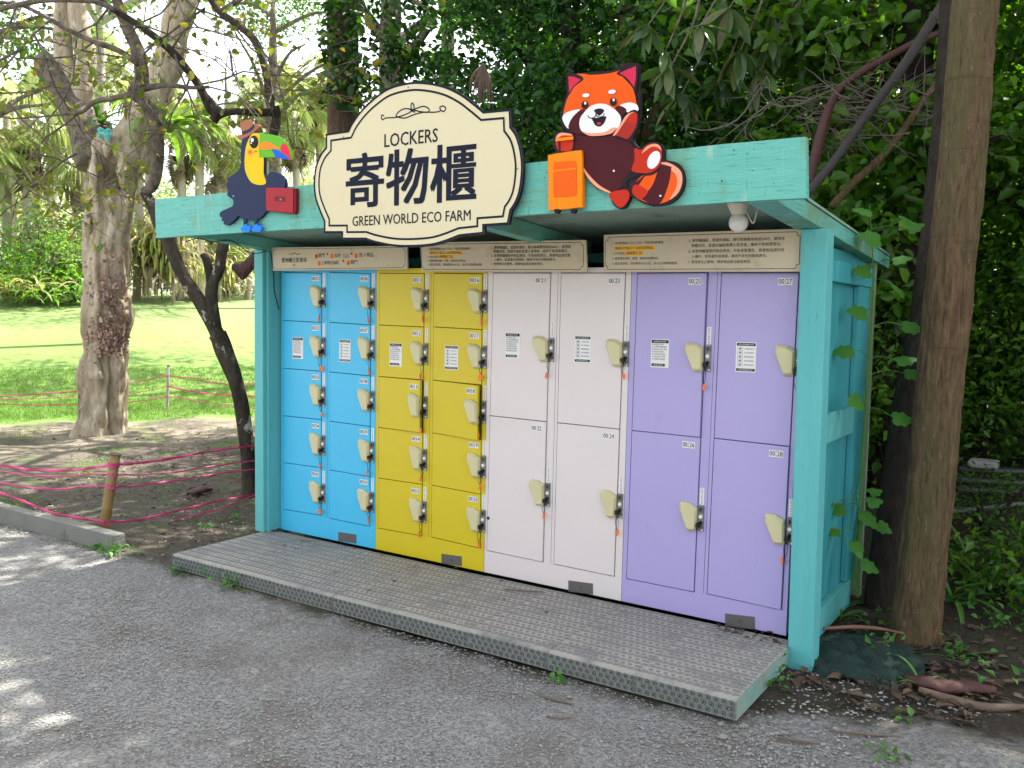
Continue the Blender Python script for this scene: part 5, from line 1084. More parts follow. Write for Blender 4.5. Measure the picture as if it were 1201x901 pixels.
vine('tall vine with broad lobed leaves climbing past the rear corner of the shelter', [(1006,700),(1010,560),(1018,440),(1024,330),(1020,240)],
     [(1032,282,44,170),(1048,306,34,-20),(1020,318,36,190),(1046,334,36,-10),(1016,368,40,175),(1060,382,40,-25),(1000,412,38,175),(1052,424,40,10),(1062,438,34,-20),(1010,470,40,200),(1048,490,40,-15),(1066,270,30,10),(1022,250,36,150),(1058,258,34,20)], D4-.25)
vine('low bright green vine with lobed leaves in front of the shelter side rail', [(1000,690),(1003,650),(1006,610),(1004,575)],
     [(978,592,22,175),(990,596,34,190),(1012,602,40,-70),(1020,578,28,30),(1030,615,30,-40),(984,624,30,180),(1002,636,34,-90),(1012,660,34,-45),(1018,590,30,10)], depth(on_ground(985, 720))-.15)

# straw leaf plants, weeds
def tuft(u, v, n, L_, W_, m, name, label, up=1.0, droop=1.0, cat='plant', group=None, each=True, seg=6):
    g = on_ground(u, v); t = empty(name, tuple(g), label, cat, group); rg = np.random.default_rng(int(u*3+v))
    for i in range(n):
        V, F = strap_clump((0, 0, 0), 1, L_, W_, m, rg, up=up, droop=droop, seg=seg); o = np_mesh('leaf', V, F, m); o.parent = t
    return t
for (u, v, n, L_, W_, lb) in [(1118,706,9,.42,.035,'lily-like plant with upright strap leaves just right of the leaning trunk'),(1150,690,8,.36,.03,'strap-leaved plant half way between the leaning trunk and the right edge'),(1185,700,9,.4,.035,'strap-leaved plant at the right edge of the picture'),(1165,660,8,.4,.03,'strap-leaved plant farther back in the shade at the right'),
                            (1035,712,6,.26,.022,'thin-leaved plant at the foot of the dark trunk'),(985,728,8,.2,.014,'small grassy tuft against the shelter side'),(1078,806,7,.18,.014,'small strap-leaved seedling beside the fallen husk'),(1130,650,7,.36,.028,'dim strap-leaved plant behind the leaning trunk')]:
    tuft(u, v, n, L_, W_, WEED, 'strap_leaf_plant', lb, group='strap-leaved plants right of the shelter')
def weed(u, v, s_, n, lb, m=WEED, L_=.035):
    g = on_ground(u, v); t = empty('weed', tuple(g), lb, 'weed', 'small weeds on the ground'); rg = np.random.default_rng(int(u*7+v)); P_ = np.array(g)+rg.normal(size=(n, 3))*np.array([s_, s_, 0])+np.array([0, 0, .01])+np.abs(rg.normal(size=(n, 1)))*np.array([[0, 0, s_*.45]])
    V, F = leaf_arrays(P_, L_, rg, wid=.7, up=1.4, droop=-.1, six=True); np_mesh('leaves', V, F, m, t, kind='stuff')
    mb = MB()
    for p in P_[::3]: mb.tube([g, (Vector(g)+Vector(p))/2+Vector((0, 0, .008)), p], .0016, 4, cap=False)
    mb.build('stems', WEED, t, kind='stuff')
for a in [(272,688,.05,34,'bright weed growing at the front edge of the step, nearest the left end'),(250,676,.035,20,'tiny weed under the left end of the step'),(208,672,.03,16,'weed by the left corner of the step'),(130,650,.05,46,'green weed at the end of the concrete kerb'),(112,645,.025,14,'little weed hugging the kerb face'),
          (35,612,.035,18,'weed by the kerb near the left edge'),(896,792,.05,34,'leafy weed at the right end of the step'),(905,806,.03,16,'small weed on the gravel beside the step corner'),(1045,765,.05,24,'weed among the dead leaves in front of the netting'),(1120,772,.07,34,'low spreading weed right of the leaning trunk'),
          (1060,845,.02,9,'lone seedling on the gravel near the right edge'),(655,800,.02,10,'tiny weed in front of the middle of the step'),(300,560,.04,20,'weed between the slender tree and the left post'),(278,610,.03,16,'yellowing weed left of the left post'),(1040,890,.03,12,'weed at the bottom edge of the picture'),(245,620,.03,12,'tiny weed in the bare dirt left of the step'),(1170,735,.06,30,'dark green weed near the right edge')]:
    weed(*a)
tt = [(1150,728),(1100,742),(1010,738),(1185,752),(1140,690)]
rg = np.random.default_rng(31); P_ = []
while len(P_) < 1500:
    x, y = rg.uniform(3.75, 6.5), rg.uniform(.1, 4)
    if noise.noise(Vector((x*1.5, y*1.5, 3))) > -.05: P_.append((x, y, gz(x, y)+rg.uniform(.0, .09)))
V, F = leaf_arrays(np.array(P_), .06, rg, wid=.5, up=1.2, droop=-.2); np_mesh('ground_cover', V, F, WEED, None, 'patchy low green ground cover on the shaded soil at the right', 'stuff')

# ---------------------------------------------------------------- ground litter: pebbles, dead leaves, grass
rg = np.random.default_rng(17)
def scatter(n, box, pred=None):
    out = []
    while sum(map(len, out)) < n:
        x = rg.uniform(box[0], box[1], n); y = rg.uniform(box[2], box[3], n); k = np.ones(n, bool) if pred is None else pred(x, y); out.append(np.stack([x[k], y[k]], 1))
    return np.concatenate(out)[:n]
def pebbles(name, XY, s0, s1, m, label, pw=2.5):
    n = len(XY); s_ = s0+(s1-s0)*rg.random(n)**pw; o8 = np.array([[1,0,0],[.3,.95,0],[-.8,.6,0],[-.8,-.6,0],[.3,-.95,0],[0,0,.62],[0,0,-.5]])
    a = rg.uniform(0, 6.28, n); c, s2 = np.cos(a), np.sin(a); B = o8[None]*(1+rg.normal(size=(n, 7, 1))*.18); B = B*s_[:, None, None]*np.array([1, .78, .8])
    X = B[:, :, 0]*c[:, None]-B[:, :, 1]*s2[:, None]; Y = B[:, :, 0]*s2[:, None]+B[:, :, 1]*c[:, None]
    V = np.stack([X+XY[:, :1], Y+XY[:, 1:], B[:, :, 2]+(ground_z(XY[:, 0], XY[:, 1])-.012+s_*.25)[:, None]+.002], -1).reshape(-1, 3)
    f = np.array([[i, (i+1) % 5, 5] for i in range(5)]); F = (np.arange(n)[:, None, None]*7+f[None]).reshape(-1, 3)
    return np_mesh(name, V, F, m, None, label, 'stuff')
cxy = lambda x, y: (np.hypot(x-CAM[0], y-CAM[1]) < 7.5) & ((x-CAM[0])*FH[0]+(y-CAM[1])*FH[1] > 1.6)
pebbles('gravel', scatter(95000, (-2.5, 5.2, -3.6, -.84), cxy), .002, .0075, PEB, 'loose grey gravel strewn over the path', 2.2)
pebbles('coarse_gravel', scatter(2600, (3.58, 5.4, -1.1, -.1)), .003, .013, PEB, 'coarser gravel beside the right end of the step', 2.5)
SOILP = mat('soil_clod', (.1, .08, .06), .9, island=[(.10, .08, .06), (.06, .048, .036), (.15, .125, .10), (.22, .20, .17), (.08, .065, .05)])
pebbles('soil_stones', scatter(13000, (-4.5, -.05, -.8, 3.4)), .003, .016, SOILP, 'small stones and clods in the bare dirt', 3)
def litter(name, XY, L_, m, label):
    P_ = np.stack([XY[:, 0], XY[:, 1], ground_z(XY[:, 0], XY[:, 1])+rg.uniform(.0, .015, len(XY))], 1); d = rg.normal(size=P_.shape)*np.array([1, 1, .12])
    V, F = leaf_arrays(P_, L_, rg, wid=.5, up=3, fold=.1, dirs=d, six=True); return np_mesh(name, V, F, m, None, label, 'stuff')
litter('leaf_litter', np.concatenate([scatter(800, (3.62, 6.2, -.25, 4)), scatter(260, (3.6, 4.4, -.4, .8))]), .065, LITTER, 'dead brown leaves covering the soil right of the shelter')
P3 = np.concatenate([scatter(34, (3.18, 3.54, -.14, -.01)), scatter(26, (-.05, .03, -.10, -.0)), scatter(14, (-.05, 3.4, -.8, -.02))]); P3 = np.concatenate([P3, np.full((len(P3), 1), ZP+.008)], 1)
V, F = leaf_arrays(P3, .035, rg, wid=.5, up=3, fold=.1, dirs=rg.normal(size=P3.shape)*np.array([1, 1, .12]), six=True); np_mesh('step_litter', V, F, LITTER, None, 'dry leaf crumbs gathered in the back corners of the step', 'stuff')
litter('dead_leaves', np.concatenate([scatter(800, (-3.6, -.1, -.78, 2.8)), scatter(300, (-7, -2, 1, 4))]), .05, LITTER, 'scattered dead leaves on the bare dirt at the left')
# grass of the lawn edge
def blades(XY, h0, h1, w_, m, name, label):
    n = len(XY); h = rg.uniform(h0, h1, n)[:, None]; a = rg.uniform(0, 6.28, n); sd = np.stack([np.cos(a), np.sin(a), 0*a], 1)*w_; b = np.stack([XY[:, 0], XY[:, 1], ground_z(XY[:, 0], XY[:, 1])-.012], 1); ln = rg.normal(size=(n, 3))*np.array([.5, .5, 0])
    V = np.stack([b-sd, b+sd, b+(np.array([0, 0, 1])+ln)*h], 1).reshape(-1, 3); F = np.arange(n*3).reshape(-1, 3); return np_mesh(name, V, F, m, None, label, 'stuff')
lawnp = lambda x, y: (-.857*x+.514*y > 7.75+.5*np.sin(x*2.1+y*3.3)*np.sin(y*1.7)) & (-.857*x+.514*y < 13) & (np.abs(-.514*x-.857*y+ (-.514*-4.7-.857*4.2)) < 40)
blades(scatter(60000, (-15, -4.5, -3.5, 11), lawnp), .03, .085, .006, GRASS, 'lawn_grass', 'short grass blades along the near edge of the lawn')
def patchp(x, y):
    s_ = -.857*x+.514*y
    return (s_ > 1.3) & (s_ < 7.6) & (np.sin(x*2.3+1)*np.sin(y*2.9+x)+.6*np.sin(x*5.1)*np.sin(y*4.3) > .55)
blades(scatter(9000, (-8.5, -.9, -.7, 5), patchp), .012, .04, .003, GRASS, 'dirt_grass', 'thin patches of short grass in the bare dirt')

# ---------------------------------------------------------------- kerb, posts and tape
ka, kb = on_ground(132, 648), on_ground(-70, 596)
kt = empty('concrete_kerb', tuple(ka), 'weathered concrete kerb beam along the gravel at the lower left', 'kerb')
def kerb_piece(x0, x1, dz0, dz1, dy):
    mb = MB(); y0, y1 = ka[1]+.0+dy, ka[1]+.10+dy; n = 10
    lerp = lambda t: (x0+(x1-x0)*t)
    ct = [(x0, -.05, .105+dz0), (x1, -.05, .105+dz1)]
    mb.bar([(x1, y0, -.05), (x0, y0, -.05), (x0, y1, -.05), (x1, y1, -.05), (x1, y0+.006, .105+dz1), (x0, y0+.006, .105+dz0), (x0, y1-.006, .105+dz0), (x1, y1-.006, .105+dz1)]); return mb
o = kerb_piece(ka[0], -2.02, 0, 0, 0).build('kerb_beam', CONC, kt, bevel=.006); o = kerb_piece(-2.03, -4.2, -.004, .0, .008).build('kerb_beam', CONC, kt, bevel=.006)

def tie_post(base, top, rpx, m, name, label):
    g = on_ground(*base); D_ = depth(g); tp = atd(top[0], top[1], D_); t = empty(name, tuple(g), label, 'post', 'posts carrying the pink tape')
    mb = MB(); r = pxm(rpx, D_); ax = Vector(tp)-Vector(g); pts = [Vector(g)-ax*.08]+[Vector(g)+ax*k for k in (0, .3, .32, .34, .62, .64, .66, 1)]
    mb.tube(pts, [r*1.05, r*1.05, r, r*1.07, r, r*.98, r*1.05, r*.97, r*.98], 14, rough=.03); mb.build('pole', m, t, smooth=True)
    mb = MB(); mb.tube([Vector(tp)-ax*.006, Vector(tp)+ax*.012], [r*1.1, r*1.1], 12); mb.build('cut_end', TWIGM, t)
    return g, Vector(tp), D_, t, r
g1, t1, DP, po1, pr1 = tie_post((121, 626), (135, 533), 6.2, BAMB, 'bamboo_post', 'mossy bamboo post leaning behind the end of the kerb, wrapped in magenta tape')
g2, t2, DF, po2, pr2 = tie_post((196, 480), (197.5, 429), 1.9, PALMB, 'wooden_post', 'thin pale wooden post at the lawn edge carrying three red tapes')
# tapes: ribbons with width, twisting a little, sagging between their ties
def ribbon(mb, pts, wd, seed=0, tw=.5):
    C_ = curve(pts, 12); n = len(C_); vs = []
    for i, p in enumerate(C_):
        t = (C_[min(i+1, n-1)]-C_[max(i-1, 0)]).normalized(); a = tw*math.sin(i*.55+seed*1.7)+.5*noise.noise(Vector((i*.3, seed, 0))); s_ = t.cross(Vector((0, 0, 1))).normalized(); u_ = s_.cross(t)
        w_ = wd*(.75+.4*noise.noise(Vector((i*.5, seed*3.1, 1)))); d_ = (u_*math.cos(a)+s_*math.sin(a))*w_*.5; q = (u_*-math.sin(a)+s_*math.cos(a))*.0035
        vs += [tuple(p+d_), tuple(p+q), tuple(p-d_), tuple(p-q)]
    fs = []
    for i in range(n-1):
        k = i*4
        for j in range(4): fs.append((k+j, k+(j+1) % 4, k+4+(j+1) % 4, k+4+j))
    mb.add(vs, fs)
DS = depth(b1)
ax1 = t1-Vector(g1)
tapes = [  # left px points, post px, right px points, label
 ([(-60,543),(0,546),(35,551),(75,552),(105,549)], (133,545), [(165,543),(210,536),(255,528),(298,522.5)], .030, 'topmost magenta tape strung round the bamboo post'),
 ([(-60,548),(0,553),(40,558),(80,558.5),(110,556)], (132,556.5), [(165,557),(210,553),(255,546),(298,540.5)], .016, 'second magenta tape from the top round the bamboo post'),
 ([(-60,558),(0,566),(35,572),(75,573.5),(105,570)], (130.5,571), [(165,569),(210,563),(255,556),(298,550.5)], .019, 'third magenta tape from the top, middle of the bamboo post'),
 ([(-60,560),(0,578),(35,591),(60,601),(95,608)], (122.5,612), [(160,610),(205,600),(250,589),(298,579.5)], .024, 'lowest magenta tape round the bamboo post, running close above the kerb')]
for i, (l, pm, r, wd, lb) in enumerate(tapes):
    tp = empty('barrier_tape', tuple(atd(pm[0], pm[1], DP)), lb, 'tape', 'magenta tapes of the makeshift fence')
    c = atd(pm[0], pm[1], DP-pr1-.004)
    mb = MB(); n = len(l); P1 = [atd(u, v, DP+.0+(.9 if i < 3 else .05)*(1-k/n)) for k, (u, v) in enumerate(l)]+[c]; ribbon(mb, P1, wd, i); mb.build('left_run', TAPE, tp)
    mb = MB(); n = len(r); P2 = [c]+[atd(u, v, DP+(DS-pr1-DP)*((k+1)/n)) for k, (u, v) in enumerate(r)]; ribbon(mb, P2, wd*.95, i+5); mb.build('right_run', TAPE, tp)
    mb = MB(); cc = Vector(atd(pm[0], pm[1], DP)); axn = ax1.normalized(); mb.tube([cc-axn*wd*.55, cc-axn*wd*.2, cc+axn*wd*.2, cc+axn*wd*.55], pr1*1.13, 14, rough=.03, seed=i); mb.build('wrap', TAPE, tp)
tp = MB(); ribbon(tp, [atd(136, 633, DP+.05), atd(165,624,DP+.2), atd(205,611,DP+.45), atd(250,599,DP+.75), atd(300,580.5,DP+1.1)], .016, 9); o = tp.build('barrier_tape', TAPE); tag(o, 'loose magenta tape trailing on the ground between the kerb end and the slender tree', 'tape', 'magenta tapes of the makeshift fence')
for i, (lv, pv, rv, lb) in enumerate([([(-40,470),(0,465),(50,462),(100,458),(150,450)], 441, [(230,444),(260,450),(310,450)], 'upper tape tied to the thin wooden post at the lawn edge'), ([(-40,473),(0,469),(60,467),(150,462)], 453, [(230,460),(270,464),(310,465)], 'middle tape tied to the thin wooden post at the lawn edge'), ([(-40,476),(0,474),(60,475),(150,472)], 465, [(230,470),(270,476),(310,480)], 'lowest tape tied to the thin wooden post at the lawn edge')]):
    tp = empty('far_tape', tuple(atd(197, pv, DF)), lb, 'tape', 'red tapes at the lawn edge')
    mb = MB(); ribbon(mb, [atd(u, v, DF-.1+.35*(k/len(lv))) for k, (u, v) in enumerate(lv)]+[atd(197, pv, DF-pr2-.005)], .024 if i != 1 else .014, i+20); mb.build('left_run', TAPE, tp)
    mb = MB(); ribbon(mb, [atd(197, pv, DF-pr2-.005)]+[atd(u, v, DF-.15*k) for k, (u, v) in enumerate(rv)], .03 if i == 1 else .018, i+30); mb.build('right_run', TAPE, tp)

# ---------------------------------------------------------------- oddments on the ground
def lie(name, pts, r, m, label, cat, rough=.15, group=None, n=8, lift=0):
    W_ = [];
    for u, v in pts: g = on_ground(u, v); W_.append((g[0], g[1], g[2]+lift+r*.6))
    mb = MB(); C_ = curve(W_, 5); mb.tube(C_, lerps([r*.7, r, r*.9, r*.4], len(C_)), n, rough=rough, seed=len(pts)); o = mb.build(name, m, smooth=True); return tag(o, label, cat, group)
lie('fallen_twig', [(972,858),(1010,862),(1062,866)], .0055, TWIGM, 'thin dry twig on the gravel, the one nearer the right edge', 'twig')
lie('fallen_twig', [(906,866),(935,870),(962,874)], .007, TWIGM, 'short dry twig on the gravel right of the step corner', 'twig')
lie('fallen_twig', [(633,817),(650,822),(671,827)], .006, TWIGM, 'short dry twig on the gravel in front of the step', 'twig')
lie('fallen_twig', [(640,841),(655,843),(672,842)], .003, TWIGM, 'very thin twig on the gravel below the middle of the step', 'twig')
lie('fallen_twig', [(1032,878),(1048,890),(1060,900)], .004, TWIGM, 'thin twig at the bottom edge near the right corner', 'twig')
def lieplat(name, pts, r, m, label):
    W_ = [on(u, v, 2, ZP+.008+r) for u, v in pts]; mb = MB(); mb.tube(curve(W_, 4), lerps([r, r, r*.5], (len(pts)-1)*4+1), 6, rough=.1); tag(mb.build(name, m), label, 'twig')
lieplat('fallen_twig', [(592,691),(610,693),(637,694)], .005, TWIGM, 'thin twig lying on the step in front of the white lockers')
lieplat('fallen_twig', [(352,634),(362,634.5),(375,635)], .004, TWIGM, 'small twig lying on the step in front of the blue lockers')
lie('fallen_branch', [(965,750),(1000,748),(1030,750),(1060,756)], .011, mat('peeled_branch', (.30, .14, .09), .7, (.2, .1, .07), 8), 'peeled reddish branch lying over the green netting', 'branch', lift=.05)
lie('fallen_branch', [(1078,812),(1110,822),(1150,832),(1190,833),(1230,830)], .020, TWIGM, 'pale brown branch lying on the ground at the lower right', 'branch')
lie('fallen_branch', [(1150,800),(1180,800),(1230,797)], .008, TWIGM, 'thin branch lying behind the purple-brown husk', 'branch')
# husk: curled sheath
def husk(pts, wd, m, label, name='palm_husk', lift=.02, fn=None):
    C_ = curve([fn(*q) if fn else tuple(on_ground(*q)+np.array([0, 0, lift])) for q in pts], 6); n = len(C_); vs = []; fs = []; sg_ = 7
    for i, p in enumerate(C_):
        t = (C_[min(i+1, n-1)]-C_[max(i-1, 0)]).normalized(); s_ = t.cross(Vector((0, 0, 1))).normalized(); w_ = wd*math.sin(math.pi*(.08+.86*i/(n-1)))**.6
        for k in range(sg_):
            a = math.pi*(-.15+1.3*k/(sg_-1)); vs.append(tuple(p+s_*math.cos(a)*w_+Vector((0, 0, 1))*math.sin(a)*w_*.65+Vector((0, 0, noise.noise(Vector((i*.5, k*.8, wd*40)))*w_*.3))))
    for i in range(n-1):
        for k in range(sg_-1): fs.append((i*sg_+k, i*sg_+k+1, (i+1)*sg_+k+1, (i+1)*sg_+k))
    mb = MB(); mb.add(vs, fs); o = mb.build(name, m, smooth=True); md = o.modifiers.new('thickness', 'SOLIDIFY'); md.thickness = .006; return tag(o, label, 'palm husk')
husk([(1062,800),(1085,806),(1110,812),(1140,812),(1168,816)], .042, REDBARK, 'purple-brown palm husk lying in front of the leaning trunk')
husk([(1010,765),(1025,768),(1040,762)], .05, mat('crumpled_brown_leaf', (.20, .11, .06), .8, (.12, .07, .04), 12, bump=.5), 'large crumpled brown leaf beside the netting', 'crumpled_leaf')
husk([(222,583),(236,578),(248,576)], .045, REDBARK, 'reddish husk on the dirt left of the slender tree')
hp = depth(on_ground(292, 582))+.15
def hk(u, v): return tuple(atd(u, v, hp))
C0 = [hk(274, 313), hk(286, 318), hk(300, 304), hk(318, 295)]
mb = MB(); Cc = curve(C0, 4); vs = []; n = len(Cc); rw = lerps([4, 14, 13, 9], n)
for i, p in enumerate(Cc):
    for k in range(6): a = -1.2+2.4*k/5; vs.append(tuple(p+Vector((0, 0, 1))*math.sin(a)*pxm(rw[i], hp)*.8-Vector(FH)*math.cos(a)*.05*(1+.4*noise.noise(Vector((i, k*1.3, 0))))))
mb.add(vs, [(i*6+k, i*6+k+1, i*6+k+7, i*6+k+6) for i in range(n-1) for k in range(5)]); o = mb.build('hanging_husk', REDBARK); md = o.modifiers.new('thickness', 'SOLIDIFY'); md.thickness = .006; tag(o, 'reddish brown palm husk poking out from behind the left post', 'palm husk')
# netting heap
g = on_ground(985, 790); mb = MB(); N_ = 44; Vn = []; cN = on_ground(996, 782)
for j in range(N_):
    for i in range(N_):
        x = (i/(N_-1)-.5)*.6; y = (j/(N_-1)-.5)*.6; r2 = (x/(.29+.05*noise.noise(Vector((x*9, y*9, 7)))))**2+(y/.27)**2; h = .03*math.exp(-r2*1.6)+.05*abs(noise.noise(Vector((x*5+y*3, y*12, 0))))+.05*abs(noise.noise(Vector((x*10, y*28, 3))))+.012*noise.noise(Vector((x*50, y*60, 3))); X, Y = cN[0]+x+.05*noise.noise(Vector((y*8, 0, 5))), cN[1]+.13+y
        Vn.append((X, Y, gz(X, Y)+max(-.03, h*(1 if r2 < 1.3 else .0)-(.03 if r2 > 1.05 else 0))))
mb.add(Vn, [(j*N_+i, j*N_+i+1, (j+1)*N_+i+1, (j+1)*N_+i) for j in range(N_-1) for i in range(N_-1)]); o = mb.build('garden_netting', NET, smooth=True); tag(o, 'crumpled dark green garden netting at the foot of the right post', 'netting')
# black pipes in the undergrowth
def pipe(pts, rpx, dist, m, label): mb = MB(); W_, R_ = px_path([(u, v, rpx) for u, v in pts], dist); mb.tube(curve(W_, 4), R_[0], 12); tag(mb.build('drain_pipe', m, smooth=True), label, 'pipe', 'black pipes stacked in the undergrowth')
pm_ = mat('black_pipe', (.025, .025, .028), .45); dp_ = 6.0
pipe([(1125,551),(1180,553),(1260,556)], 5, dp_, pm_, 'topmost black pipe in the undergrowth at the right'); pipe([(1122,563),(1180,566),(1260,568)], 5, dp_-.1, pm_, 'middle black pipe, its pale dusty end near the trunk'); pipe([(1118,574),(1180,577),(1260,581)], 4.5, dp_-.2, pm_, 'lower black pipe in the undergrowth')
pipe([(1110,600),(1150,597),(1205,590)], 3, 5.6, mat('grey_pipe', (.12, .12, .12), .5), 'thin grey pipe slanting below the black ones')
# bank under the pipes
rr = np.random.default_rng(3)
mb = MB(); c = atd(1160, 548, dp_-.05); mb.box((c[0]-.12, c[1]-.12, c[2]), (c[0]+.06, c[1]+.05, c[2]+.05)); # pale stone on the pipe
o = mb.build('pale_stone', ROCK, bevel=.015); o.rotation_euler = (0, 0, .4) if False else (0, 0, 0); tag(o, 'small pale block resting on the black pipes', 'stone')
# single stones on the gravel
for (u, v, s_, lb) in ((848,865,.020,'rounded grey stone on the gravel near the step corner'),(845,850,.012,'small pale stone beside the step corner'),(753,871,.010,'small white stone on the gravel'),(668,818,.012,'bluish pebble on the gravel near the short twig'),(623,798,.009,'whitish pebble left of the short twig'),(700,836,.010,'pale pebble on the gravel below the step'),(1112,815,.014,'grey stone beside the husk'),(1018,818,.018,'grey stone in the coarse gravel by the netting'),(990,812,.014,'pale stone at the edge of the netting')):
    g = on_ground(u, v); mb = MB(); mb.lathe([(.001, .55), (.5, .45), (.85, .2), (1, 0), (.8, -.25), (.3, -.4), (.001, -.42)], n=9); rr_ = random.Random(u)
    mb.v = [tuple(Vector(q)*s_*(1+.25*noise.noise(Vector(q)*2+Vector((u, v, 0))))+Vector(g)+Vector((0, 0, s_*.2))) for q in mb.v]; tag(mb.build('stone', ROCK, smooth=True), lb, 'stone')

# ---------------------------------------------------------------- far side of the lawn
def palm(u, vb, vtop, cr_px, label, skirt=True, nf=26, seed=0, trunk_px=5, vg=None, L_=None):
    g = on_ground(u, vb); D_ = depth(g); t = empty('fan_palm', tuple(g), label, 'palm tree', 'fan palms beyond the lawn'); rg = np.random.default_rng(200+seed)
    top = Vector(atd(u, vtop, D_)); mb = MB(); C_ = curve([Vector(g)-Vector((0, 0, .3)), (Vector(g)+top)/2+Vector((.15, 0, 0)), top], 8); mb.tube(C_, pxm(trunk_px, D_), 10, rough=.08, seed=seed); mb.build('trunk', PALMB, t, smooth=True)
    R_ = pxm(cr_px, D_); meshes = []
    for k in range(3):       # fan frond: stalk, then a fan of narrow leaflets whose tips droop
        V, F = [], []; q = 0; V += [(0, -.012, 0), (.45, -.008, .02), (.45, .008, .02), (0, .012, 0)]; F += [(0, 1, 2, 3)]; q = 4
        for j in range(26):
            a = (j/25-.5)*3.6; l = .62*(1-.25*abs(a)/1.8)*rg.uniform(.85, 1.1); dx, dy = math.cos(a), math.sin(a); w_ = .022
            V += [(.45, 0, .02), (.45+dx*l*.5-dy*w_, dy*l*.5+dx*w_, .02), (.45+dx*l*.5+dy*w_, dy*l*.5-dx*w_, .05), (.45+dx*l*.8, dy*l*.8, -.08), (.45+dx*l*.95, dy*l*.95, -.30*rg.uniform(.6, 1.3))]
            F += [(q, q+1, q+3, q+2), (q+1, q+3, q+4, q+4)][:1]+[(q+1, q+4, q+3)]+[(q+2, q+3, q+4)]; q += 5
        me = bpy.data.meshes.new('frond'); me.from_pydata(V, [], F); me.materials.append(PALML if k < 2 else DRYP); meshes.append(me)
    for i in range(nf):
        dead = skirt and i >= nf*.62; o = bpy.data.objects.new('dead_frond' if dead else 'frond', meshes[2] if dead else meshes[i % 2]); COL.objects.link(o); o.parent = t; o.location = top-Vector(g)-Vector((0, 0, rg.uniform(.1, 1.0) if dead else 0))
        o.rotation_euler = (rg.normal()*.2, rg.uniform(1.15, 1.5) if dead else rg.uniform(-1.1, .75), rg.uniform(0, 6.283)); s_ = R_*rg.uniform(.75, 1.1)*(.7 if dead else 1); o.scale = (s_, s_, s_)
PL = [(345,352,140,46,'fan palm with a grey skirt, right of the toucan',1,28,4),(312,352,118,40,'fan palm standing behind the toucan hat',1,24,3),(372,350,98,40,'fan palm just left of the straight trunk',1,24,4),(210,352,150,48,'fan palm behind the roof corner',1,24,5),(30,352,140,60,'fan palm at the far left with hanging dry fronds',1,30,6),(95,350,190,46,'short fan palm behind the pale gnarled tree',1,24,5),(160,350,90,50,'tall fan palm right of the pale gnarled tree',1,24,5),(255,352,170,44,'fan palm between the roof corner and the toucan',1,22,4),(-40,352,180,60,'fan palm outside the left edge',1,20,6),(290,351,190,40,'low fan palm behind the toucan body',1,22,4)]
for i, (u, vb, vt, c, lb, sk, nf, tr) in enumerate(PL): palm(u, vb+(i % 3)*1.0, vt, c*1.25, lb, bool(sk), nf, i, tr)
# pandanus clump
def bigclump(u, v, n, L_, W_, mats, name, label, trunk=0, spread=1.0, up=.95, droop=1.6, wpx=0, cat='plant'):
    g = on_ground(u, v); D_ = depth(g); t = empty(name, tuple(g), label, cat); rg = np.random.default_rng(int(u*5+v))
    for mi, (m_, frac) in enumerate(mats):
        VV, FF = [], []; k = 0
        for i in range(int(n*frac)):
            c = np.array([rg.normal()*wpx, rg.normal()*wpx*.5, trunk*rg.uniform(.15 if mi else .5, 1)]); V, F = strap_clump(c, 1, L_, W_, m_, rg, up=up, droop=droop, seg=6, spread=spread); VV.append(V); FF.append(F+k); k += len(V)
        o = np_mesh('leaves', np.concatenate(VV), np.concatenate(FF), m_, None, kind='stuff'); o.parent = t
    return t, D_
bigclump(186, 354, 520, 1.7, .09, [(STRAW, .62), (DRYP, .38)], 'screw_pine', 'big shaggy screw pine clump with drooping pale leaves across the lawn', trunk=2.2, wpx=.55, droop=2.4)
bigclump(252, 352, 200, 1.4, .08, [(STRAW, .7), (DRYP, .3)], 'screw_pine', 'smaller shaggy clump right of the big screw pine, behind the slender tree', trunk=1.5, wpx=.5, droop=2.2)
bigclump(60, 356, 160, .9, .13, [(FERN, .8), (STRAW, .2)], 'broad_leaf_clump', 'bright broad-leaved clump at the lawn edge on the far left', trunk=.7, wpx=.6, droop=1.4)
bigclump(12, 360, 130, .8, .1, [(STRAW, .7), (FERN, .3)], 'broad_leaf_clump', 'pale leafy clump at the very left edge of the lawn', trunk=.6, wpx=.6, droop=1.4)
def far_bush(u, v, r, h, n, m, label, L_=.16, seed=0, dist=None, group='bushes beyond the lawn'):
    g = on_ground(u, v) if dist is None else atd(u, v, dist); g = np.array([g[0], g[1], gz(g[0], g[1])]); t = empty('bush', tuple(g), label, 'bush', group); rg = np.random.default_rng(300+seed)
    mb = MB()
    for j in range(8): a = rg.uniform(0, 6.28); mb.tube(curve([g-np.array([0, 0, .1]), g+np.array([math.cos(a)*r*.3, math.sin(a)*r*.3, h*.5]), g+np.array([math.cos(a)*r*.7, math.sin(a)*r*.7, h*.9])], 3), lerps([.05, .03, .01], 7), 5)
    mb.build('stems', BARKG, t, kind='stuff'); foliage('leaves', [((g[0], g[1], g[2]+h*.5), (r, r, h*.55), int(n*1.3))], L_, m, rg, t, per=45, cr=.4, shell=.3)
